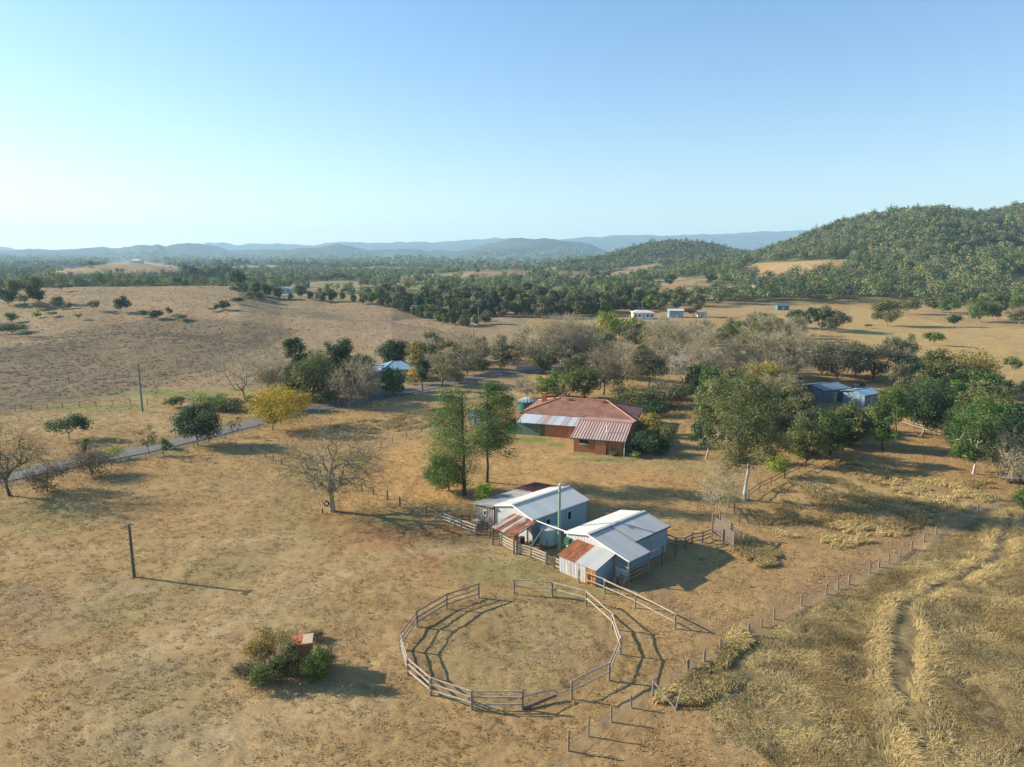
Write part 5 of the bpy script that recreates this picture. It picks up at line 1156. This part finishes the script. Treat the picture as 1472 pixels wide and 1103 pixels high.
# ------------------------------------------------------------------ poles
def pole(label, px, py, H, mat, r=.13, arm=None, ins=2, lean=(0, 0)):
    p = ground_at(px, py); t = thing('power_pole', label, 'pole', p)
    MB().tube([(0, 0, -.5), (lean[0]*.5, lean[1]*.5, H*.5), (lean[0], lean[1], H)], [r*1.15, r, r*.85], 12).build('pole', M[mat], t)
    if arm:
        L, a, z = arm; c = Vector((lean[0], lean[1], H-z)); d = Vector((math.cos(a), math.sin(a), 0))*L/2
        am = MB().beam(c-d+Vector((0, -.12, 0)), c+d+Vector((0, -.12, 0)), .1, .1).build('crossarm', M['timber'], t)
        for s in ((-1, 1) if ins == 2 else (-1, -.3, .3, 1)):
            q = c+d*s*.9; MB().tube([q+Vector((0, -.12, .05)), q+Vector((0, -.12, .12)), q+Vector((0, -.12, .24))], [.03, .06, .04], 8).build('insulator', M['white'], am)
    return t
pole('short dark power pole with a small crossarm alone on the open lawn', 193, 830, 5.35, 'pole_dark', .13, (.95, .95, .12))
t = pole('green power pole standing between the two tin sheds', 803.5, 790, 6.9, 'pole_green', .15, (.7, 1.2, .55))
MB().tube([(-.02, 0, 6.85), (-.02, 0, 7.15)], .09, 8).build('pole_cap', M['white'], t)
pole('slender blue-green power pole in the field beyond the road', 205, 592, 9.6, 'pole_teal', .15, (.6, .2, .3))
pole('distant thin pole in the pasture below the wooded hollow', 681, 497, 6.0, 'pole_dark', .11, (.9, 0, .2))
pole('grey pole among the trees before the white distant house', 919, 492, 8.0, 'timber_pale', .14, (1.2, 0, .2))
pole('distant thin pole before the edge of the wooded hollow', 688, 468, 8.0, 'timber_pale', .14, (1.2, 0, .2))
# yellow sign on the verge
p = ground_at(171, 640); t = thing('road_sign', 'small yellow road sign on a thin post at the verge', 'sign', p)
MB().tube([(0, 0, -.3), (0, 0, 1.5)], .03, 6).build('post', M['concrete'], t); MB().box(-.22, .22, -.05, -.035, .55, 1.5).build('sign_plate', M['yellow_sign'], t)
# ------------------------------------------------------------------ fences
def fence(name, label, posts, H, rails=(), pr=.085, rr=.06, wire=(), pm='timber', rm='timber', skip=(), group=None, flat=False, extra=None, cat='fence', jit=.03):
    """posts: photo pixels of post feet; rails: heights"""
    W = [ground_at(*p) for p in posts]; o = W[0].copy(); t = thing(name, label, cat, o, 0, group); rnd = random.Random(len(posts)*31+int(posts[0][0]))
    T = []
    for i, w in enumerate(W):
        h = H[i] if hasattr(H, '__len__') else H*(1+rnd.uniform(-.05, .05)); dx, dy = rnd.uniform(-jit, jit), rnd.uniform(-jit, jit); r = pr*rnd.uniform(.85, 1.15)
        MB().tube([(0, 0, -.35), (dx*.5, dy*.5, h*.5), (dx, dy, h*.995), (dx, dy, h)], [r*1.05, r, r*.95, r*.7], 9).build('post', M[pm], t, w-o); T.append((w, dx, dy, h))
    for i in range(len(W)-1):
        if i in skip: continue
        for z in rails:
            a = W[i]+Vector((T[i][1], T[i][2], z*(1+rnd.uniform(-.03, .03)))); b = W[i+1]+Vector((T[i+1][1], T[i+1][2], z*(1+rnd.uniform(-.03, .03)))); d = (b-a).normalized(); L = (b-a).length
            if flat: mb = MB().beam(a-o-d*.12, b-o+d*.12, .035, .16)
            else:
                n = d.cross(Vector((0, 0, 1))); pts = [a-d*.15]+[a+(b-a)*k+Vector((0, 0, rnd.uniform(-.03, .03)))+n*rnd.uniform(-.03, .03) for k in (.25, .5, .75)]+[b+d*.15]
                R = rr*rnd.uniform(.8, 1.15); mb = MB().tube([p-o for p in pts], [R*1.1, R, R*.95, R*.95, R*.85], 8)
            mb.build('rail', M[rm if not callable(rm) else rm], t)
    if wire:
        mb = MB()
        for i in range(len(W)-1):
            if i in skip: continue
            for z in wire: mb.tube([W[i]-o+Vector((0, 0, z)), (W[i]+W[i+1])/2-o+Vector((0, 0, z-.03)), W[i+1]-o+Vector((0, 0, z))], .009, 3, False)
        mb.build('wire', M['concrete'], t)
    return t, W, o
# the round yard: one fence, left open at the back and broken at the front
ring = [(739,854),(793.7,857.5),(842,871),(880,905),(892,941),(875.5,978.6),(821.7,1005),(750.8,1019.8),(678.2,1019.8),(618.8,999.7),(586.3,970.5),(575.8,934),(599.6,901.5),(642.2,875.5),(688,859.5)]
ry, W, o = fence('round_yard_fence', 'round horse yard of weathered log rails with a gap in its far side', ring, 1.42, (.72, 1.36), .085, .062, skip=tuple(range(6, 14)), rm='timber_pale')
rnd = random.Random(4)
for i in range(7, 14):
    for z in (.42, .88, 1.36):
        a = W[i]+Vector((0, 0, z+rnd.uniform(-.04, .04)))-o; b = W[i+1]+Vector((0, 0, z+rnd.uniform(-.04, .04)))-o; d = (b-a).normalized(); R = .058*rnd.uniform(.75, 1.15)
        MB().tube([a-d*.15, a+(b-a)*.33+Vector((0, 0, rnd.uniform(-.03, .03))), a+(b-a)*.66+Vector((0, 0, rnd.uniform(-.03, .03))), b+d*.15], [R*1.1, R, R, R*.85], 8).build('rail', M['timber_pale' if i < 11 else 'timber'], ry)
a = W[7]-o; b = ground_at(800, 1006)-o; MB().tube([a+Vector((.1, 0, .08)), b+Vector((0, 0, .35))], [.13, .10], 9).build('fallen_rail', M['timber_dark'], ry)
MB().tube([a+Vector((0, 0, .95)), b+Vector((-.3, 0, .75)), b+Vector((.1, 0, .5)), W[6]-o+Vector((0, 0, .78))], .04, 7).build('fallen_rail', M['timber'], ry)
fence('log_rail_fence', 'pale two-rail log fence running from the rusty lean-to past the round yard', [(832,838),(869,853),(913,874),(970,904)], [1.4,1.3,1.3,1.35], (.62, 1.3), .085, .065, pm='timber', rm='timber_pale')
fence('yard_rail_fence', 'four-rail timber fence under the rust-striped awning', [(718,783),(743,796.5),(763,802),(784.6,811)], [1.2,1.45,1.35,1.25], (.25,.55,.85,1.15), .09, .055, rm='timber_pale', flat=True)
g_, W, o = fence('yard_gate', 'small dark wire gate between the yard rails and the rusty lean-to', [(786,812),(796,816.5)], 1.15, (.2,.4,.6,.8,1.0), .05, .025, pm='timber_dark', rm='timber_dark', cat='gate')
fence('short_fence', 'short rail panel closing onto the corner of the rusty lean-to', [(797,816.5),(805,820)], [1.2,1.1], (.3,.75,1.05), .07, .045, rm='timber_pale', flat=True)
fence('yard_rail_fence', 'grey rails slanting from the wire fence to the white crate by the skillion', [(636,750.5),(663,761.5),(684,769)], [1.25,1.25,1.1], (.35,.75,1.1), .1, .05, pm='timber', rm='timber_board')
fence('stock_pen', 'dark tumbled pen rails in front of the grey skillion', [(684,768),(700,764),(711,752)], [1.1,1.1,1.0], (.35,.7,1.0), .07, .06, pm='timber_dark', rm='timber_dark')
fence('stock_pen', 'second set of dark pen rails lying between the skillion and the awning', [(686,772),(704,774),(717,770)], [.7,.8,.9], (.3,.6), .07, .06, pm='timber_dark', rm='timber_dark')
fence('short_fence', 'small dark panel behind the grey slanting rails', [(664,752),(675,752)], 1.0, (.4,.9), .08, .06, pm='timber_dark', rm='timber_dark')
fence('wire_fence', 'dark post and wire fence passing behind the big leafless tree to the yard rails', [(340,645),(362,648),(381.4,657),(393,662),(405,668),(430,678),(456,690),(482,696),(504.5,697),(520,705.5),(537,711),(557,718),(575,728.5),(613,740),(636,750)], [.9]*8+[.9,1.0,1.05,1.15,1.25,1.0,1.0], (), .085, wire=(.4,.8), pm='timber_dark')
fence('wire_fence', 'thin post and wire fence climbing from the bare tree toward the brick house', [(548,643),(564,637.5),(584.5,628),(606,621),(628,612),(650,604)], 1.05, (), .06, wire=(.35,.7,1.0), pm='timber_dark')
pts = []
for (xa, ya), (xb, yb) in zip([(160,674),(235,655),(300,638),(372,618),(440,600),(500,590)], [(235,655),(300,638),(372,618),(440,600),(500,590),(612,570)]):
    for k in range(3): pts.append((xa+(xb-xa)*k/3, ya+(yb-ya)*k/3))
fence('roadside_fence', 'long post and wire fence on the near verge of the road', pts, 1.15, (), .06, wire=(.4,.75,1.05), pm='timber')
fence('field_fence', 'line of small posts along the green strip in the field beyond the road', [(-20,596),(0,594),(22,592),(45,589.5),(68,588),(90,587),(114,585.5),(138,584),(163,583.5),(188,582),(212,581),(238,579.5),(262,578.5),(290,576)], 1.1, (), .07, wire=(.4,.75,1.05), pm='timber_dark')
# wire fence between the yard and the tall grass
fence('paddock_fence', 'grey post and wire fence along the edge of the tall grass paddock', [(989,966),(1012,951),(1035,937.5),(1075.5,914.5),(1094,902),(1112.5,890.5),(1151.7,871),(1187.6,854.5),(1204,847),(1220,840.5),(1249.6,823.5),(1263,816),(1277,810),(1294,800),(1310,790),(1328,779),(1345,768),(1362,758),(1378,750),(1405,736),(1430.6,721)], [1.05,.9,1.25,1.1,.8,1.05,1.1,1.0,.8,1.0,1.0,.9,.9,.9,.9,.9,.9,.9,.9,.9,1.0], (), .085, wire=(.3,.6,.9), pm='timber')
f_, W, o = fence('wire_fence', 'post and wire fence with leaning dark posts below the round yard', [(817,1080),(846,1059),(879,1038),(908,1018),(937.5,1000),(989,966)], [1.45,1.5,1.2,1.0,1.35,1.0], (), .07, wire=(.4,.8), pm='timber', jit=.12)
st0 = W[4]-o; q = ground_at(972, 1021)-o
MB().tube([st0+Vector((.1, 0, 1.05)), q+Vector((0, 0, .05))], .07, 8).build('stay', M['timber'], f_)
MB().tube([q+Vector((-.05, 0, 0)), q+Vector((.45, .6, 1.1))], .06, 8).build('stay', M['timber'], f_)
fence('timber_fence', 'dark two-rail timber fence running back past the reddish-trunked gum', [(1076,718),(1092,706),(1108,698),(1128,688),(1148,678),(1168,669),(1190,659),(1210,650),(1224,645)], 1.2, (.55,1.05), .075, .055, pm='timber_dark', rm='timber_dark')
fence('timber_fence', 'pale rail fence at the foot of the very dark wide tree', [(1298,611),(1312,616),(1328,621),(1345,627),(1362,632)], 1.2, (.55,1.05), .07, .055, rm='timber_pale')
fence('yard_rail_fence', 'dark rail fence between the small leafless tree and the ramp', [(1047.5,729.5),(1055.7,739),(1062.5,751.5)], [1.3,1.3,1.3], (.5,.9,1.2), .08, .05, pm='timber_dark', rm='timber_dark')
fence('yard_rail_fence', 'dark curving rail fence joining the low shed to the loading ramp', [(958,783),(972,789),(985,788),(995,783),(1009.5,780.5),(1022,775.5)], [1.2,1.0,1.0,1.4,1.3,1.4], (.35,.75,1.15), .08, .055, pm='timber_dark', rm='timber_dark', flat=False)
fence('paling_fence', 'low pale paling fence on the far side of the road', [(742,534),(752,533),(762,532.5),(772,531.5),(780,531)], 1.3, tuple(.15+.13*i for i in range(9)), .06, .05, pm='offwhite', rm='offwhite', flat=True)
fence('field_fence', 'scrubby fence line crossing the yellow field to the frame edge', [(1372,471),(1385,474),(1400,478),(1416,482),(1432,487),(1450,492),(1470,498),(1490,503)], 1.2, (), .09, wire=(.5,1.0), pm='timber')
# loading ramp
pA, pB = ground_at(1023.5, 776), ground_at(1055, 787.5)
d = (pB-pA); d.z = 0; LR = d.length; d.normalize(); n = Vector((-d.y, d.x, 0))
t = thing('loading_ramp', 'weathered timber cattle loading ramp with slatted sides', 'ramp', pA, math.atan2(d.y, d.x))
for s, y in ((0, 0.0), (1, 1.15)):
    for x, hh in ((0, 3.0), (LR*.5, 1.7), (LR, 1.6)):
        MB().tube([(x, y+(.08 if s else -.08), -.4), (x, y+(.08 if s else -.08), hh)], .085, 8).build('post', M['timber'], t)
    for k in range(6): MB().beam((.2, y, 1.15+k*.29), (LR+.05, y, .25+k*.25), .04, .15).build('side_slat', M['timber'], t)
MB().slab([(.2, .05, 1.0), (LR, .05, .06), (LR, 1.1, .06), (.2, 1.1, 1.0)], .06).build('deck', M['timber_dark'], t)
MB().beam((.1, .0, .95), (LR, .0, .02), .12, .14).beam((.1, 1.15, .95), (LR, 1.15, .02), .12, .14).build('bearer', M['timber_dark'], t)
# tyre swing and stump
tb = ground_at(478, 735)
import bmesh
bm = bmesh.new(); mr = Matrix.Rotation(math.radians(80), 4, 'X'); V = []
for i in range(24):
    for j in range(8):
        a = i*2*PI/24; b = j*2*PI/8; V.append(bm.verts.new(mr @ Vector(((.26+.09*math.cos(b))*math.cos(a), (.26+.09*math.cos(b))*math.sin(a), .09*math.sin(b)))))
for i in range(24):
    for j in range(8): bm.faces.new([V[i*8+j], V[((i+1) % 24)*8+j], V[((i+1) % 24)*8+(j+1) % 8], V[i*8+(j+1) % 8]])
me = bpy.data.meshes.new('tyre'); bm.to_mesh(me); bm.free(); me.materials.append(M['dark'])
o = tag(link('tyre', me, None, (tb.x-.62, tb.y-.25, tb.z+1.05)), 'old black tyre hanging against the trunk of the big leafless tree', 'tyre')
MB().tube([(0, 0, .3), (.35, .1, 1.9)], .015, 5).build('rope', M['timber'], o)
p = ground_at(463.5, 738); tag(MB().tube([(0, 0, -.2), (0, 0, .35), (.02, 0, .62)], [.12, .11, .09], 9).build('stump', M['timber_dark'], None, p), 'short dark stump post near the big leafless tree', 'stump')
# overgrown brick hut
p = ground_at(428, 962); gb = thing('brick_hut', 'small ruined brick hut swallowed by creepers on the open lawn', 'hut', p, math.radians(12))
mb = MB(); mb.box(-.15, 1.1, -.7, .7, -.3, 2.25); mb.box(-1.35, -.16, -.6, .6, -.3, 1.55)
mb.build('wall', M['brick_old'], gb)
MB().slab([(.45, -.72, 2.36), (1.2, -.72, 2.40), (1.2, .55, 2.46), (.45, .55, 2.40)], .12).build('roof', M['slab'], gb)
MB().slab([(.1, -.3, 2.38), (.44, -.3, 2.38), (.44, .4, 2.42), (.1, .4, 2.42)], .05).build('roof_patch', M['brick_red'], gb)
MB().box(-.2, 1.15, -.72, .72, 2.2, 2.32).build('brick_course', M['brick_red'], gb)
q = ground_at(394, 958); o = MB().slab([(0, 0, 0), (.42, .05, .05), (.35, .15, .95), (-.05, .12, .85)], .14).build('brick_slab', M['brick_red'], None, q+Vector((0, 0, .25))); tag(o, 'broken slab of orange brickwork leaning at the edge of the creepers', 'rubble')
for i, (xb, yb, xl, xr, yt, pal, lab, st_, dn, br) in enumerate([
 (414,974,386,440,915,'olive','creeper tangled over the front of the ruined brick hut','shrub',3.2,.5),
 (450,977,434,477,922,'bright','leafy green bush at the shaded end of the ruined brick hut','shrub',3.6,.3),
 (392,945,352,418,904,'gold','yellowish creeper spilling from the back of the ruined brick hut','shrub',3.0,.5),
 (378,986,355,402,945,'bright','green sapling in the litter before the ruined brick hut','shrub',2.4,.4),
 (352,975,336,376,946,'tan','dry twiggy weeds at the sunny side of the ruined brick hut','shrub',1.2,1.4),
 (462,958,452,486,926,'bright','pale bare sapling with green tips over the hut shadow','shrub',.8,.8),
 (452,920,442,466,906,'olive','weeds behind the ruined brick hut','low',2.2,.8)]):
    tree('creeper' if 'creeper' in lab else 'bush', lab, 'creeper' if 'creeper' in lab else 'bush', xb, yb, xl, xr, yt, yb, st_, pal, 'bark_dark', seed=700+i, dens=dn, bare=br, nclump=20)
# car
def car(label, px, py, rot):
    p = ground_at(px, py); t = thing('parked_car', label, 'car', p, math.radians(rot))
    pr = [(-2.2,.45),(-2.25,.8),(-2.1,1.0),(-1.9,1.05),(-1.55,1.62),(-.2,1.72),(.55,1.62),(1.05,1.08),(2.05,.95),(2.25,.75),(2.25,.45)]
    mb = MB(); n = len(pr); A = [(x, -.86 if z < 1.1 else -.70, z) for x, z in pr]; B = [(x, .86 if z < 1.1 else .70, z) for x, z in pr]
    for i in range(n): j = (i+1) % n; mb.face([A[j], A[i], B[i], B[j]])
    mb.face(A); mb.face(B[::-1]); mb.build('body', M['car_paint'], t, smooth=False)
    for s in (-1, 1): MB().slab([(-1.5, s*.80, 1.12), (.75, s*.80, 1.12), (.45, s*.735, 1.55), (-1.35, s*.735, 1.55)][::s], .03).build('side_window', M['glass'], t)
    MB().slab([(1.03, -.72, 1.12), (1.03, .72, 1.12), (.62, .64, 1.57), (.62, -.64, 1.57)], .03).build('windscreen', M['glass'], t)
    for x in (-1.4, 1.4):
        for s in (-1, 1): w = MB().tube([(x, s*.72, .34), (x, s*.9, .34)], .34, 18).build('wheel', M['dark'], t); MB().tube([(x, s*.9, .34), (x, s*.915, .34)], .19, 12).build('rim', M['white'], w)
    for s in (-1, 1): MB().box(2.24, 2.28, s*.62-.16, s*.62+.16, .68, .85).build('headlight', M['white'], t)
car('dark car parked on the bare earth between the blue sheds', 1232, 561, -140)
p = ground_at(1458, 693); t = thing('farm_trailer', 'flat farm trailer with a pale side rail under the grey leafless tree', 'trailer', p, math.radians(-8))
MB().box(-2, 2, -.9, .9, .62, .74).build('deck', M['timber_dark'], t); MB().beam((-2, -.93, .85), (2, -.93, .85), .05, .14).build('side_rail', M['offwhite'], t); MB().beam((-3.2, 0, .5), (-2, 0, .62), .1, .1).build('drawbar', M['dark'], t)
for x in (-1, 1):
    for s in (-1, 1): MB().tube([(x, s*.75, .36), (x, s*.98, .36)], .36, 16).build('wheel', M['dark'], t)
# ------------------------------------------------------------------ daylight
ELEV, AZ = 23., 14.      # sun height; shadows fall to +x and a little toward the camera
sd = Vector((-math.cos(math.radians(AZ))*math.cos(math.radians(ELEV)), math.sin(math.radians(AZ))*math.cos(math.radians(ELEV)), math.sin(math.radians(ELEV))))
sun = bpy.data.lights.new('sun', 'SUN'); sun.energy = 5.0; sun.angle = math.radians(.53); sun.color = (1., .88, .70)
so = bpy.data.objects.new('sun', sun); C.objects.link(so); so.rotation_euler = sd.to_track_quat('Z', 'Y').to_euler(); so.location = (-60, 20, 60)
w = bpy.data.worlds.new('World'); bpy.context.scene.world = w; w.use_nodes = True; nt = w.node_tree
sky = nt.nodes.new('ShaderNodeTexSky'); sky.sky_type = 'NISHITA'; sky.sun_disc = False; sky.sun_elevation = math.radians(ELEV)
sky.sun_rotation = math.atan2(sd.x, sd.y); sky.air_density = 1.0; sky.dust_density = .5; sky.ozone_density = 1.3; sky.altitude = 100
bg = nt.nodes['Background']; tcw = nt.nodes.new('ShaderNodeTexCoord'); spw = nt.nodes.new('ShaderNodeSeparateXYZ'); nt.links.new(tcw.outputs['Generated'], spw.inputs[0])
nt.links.new(mixc(nt, 1., sky.outputs[0], mixc(nt, rng_(nt, spw.outputs[2], .0, .38), (.98, .985, .98), (.74, 1.0, 1.18)), 'MULTIPLY'), bg.inputs[0]); bg.inputs[1].default_value = .088
# air
hm, nt, b = newmat('haze_air'); out = nt.nodes['Material Output']; nt.nodes.remove(b)
pv = nt.nodes.new('ShaderNodeVolumePrincipled'); pv.inputs['Color'].default_value = (.50, .76, 1, 1); pv.inputs['Density'].default_value = 1.1e-4; pv.inputs['Anisotropy'].default_value = .1
nt.links.new(pv.outputs[0], out.inputs['Volume'])
struct(MB().box(-12200, 12200, -1500, 12200, -40, 520).build('haze', hm), 'stuff', 'pale blue air haze over the valley')
# ------------------------------------------------------------------ camera
cam = bpy.data.cameras.new('camera'); co = bpy.data.objects.new('camera', cam); C.objects.link(co); bpy.context.scene.camera = co
co.location = (0, 0, CAMH); co.rotation_euler = (PI/2-TH, 0, 0); cam.sensor_width = 36; cam.lens = 36*F_/1472; cam.clip_start = .5; cam.clip_end = 60000
sc = bpy.context.scene; sc.view_settings.view_transform = 'Standard'; sc.view_settings.look = 'None'; sc.view_settings.exposure = 1.08; sc.view_settings.gamma = 1
sc.cycles.max_bounces = 6; sc.cycles.volume_bounces = 1; sc.cycles.transparent_max_bounces = 8
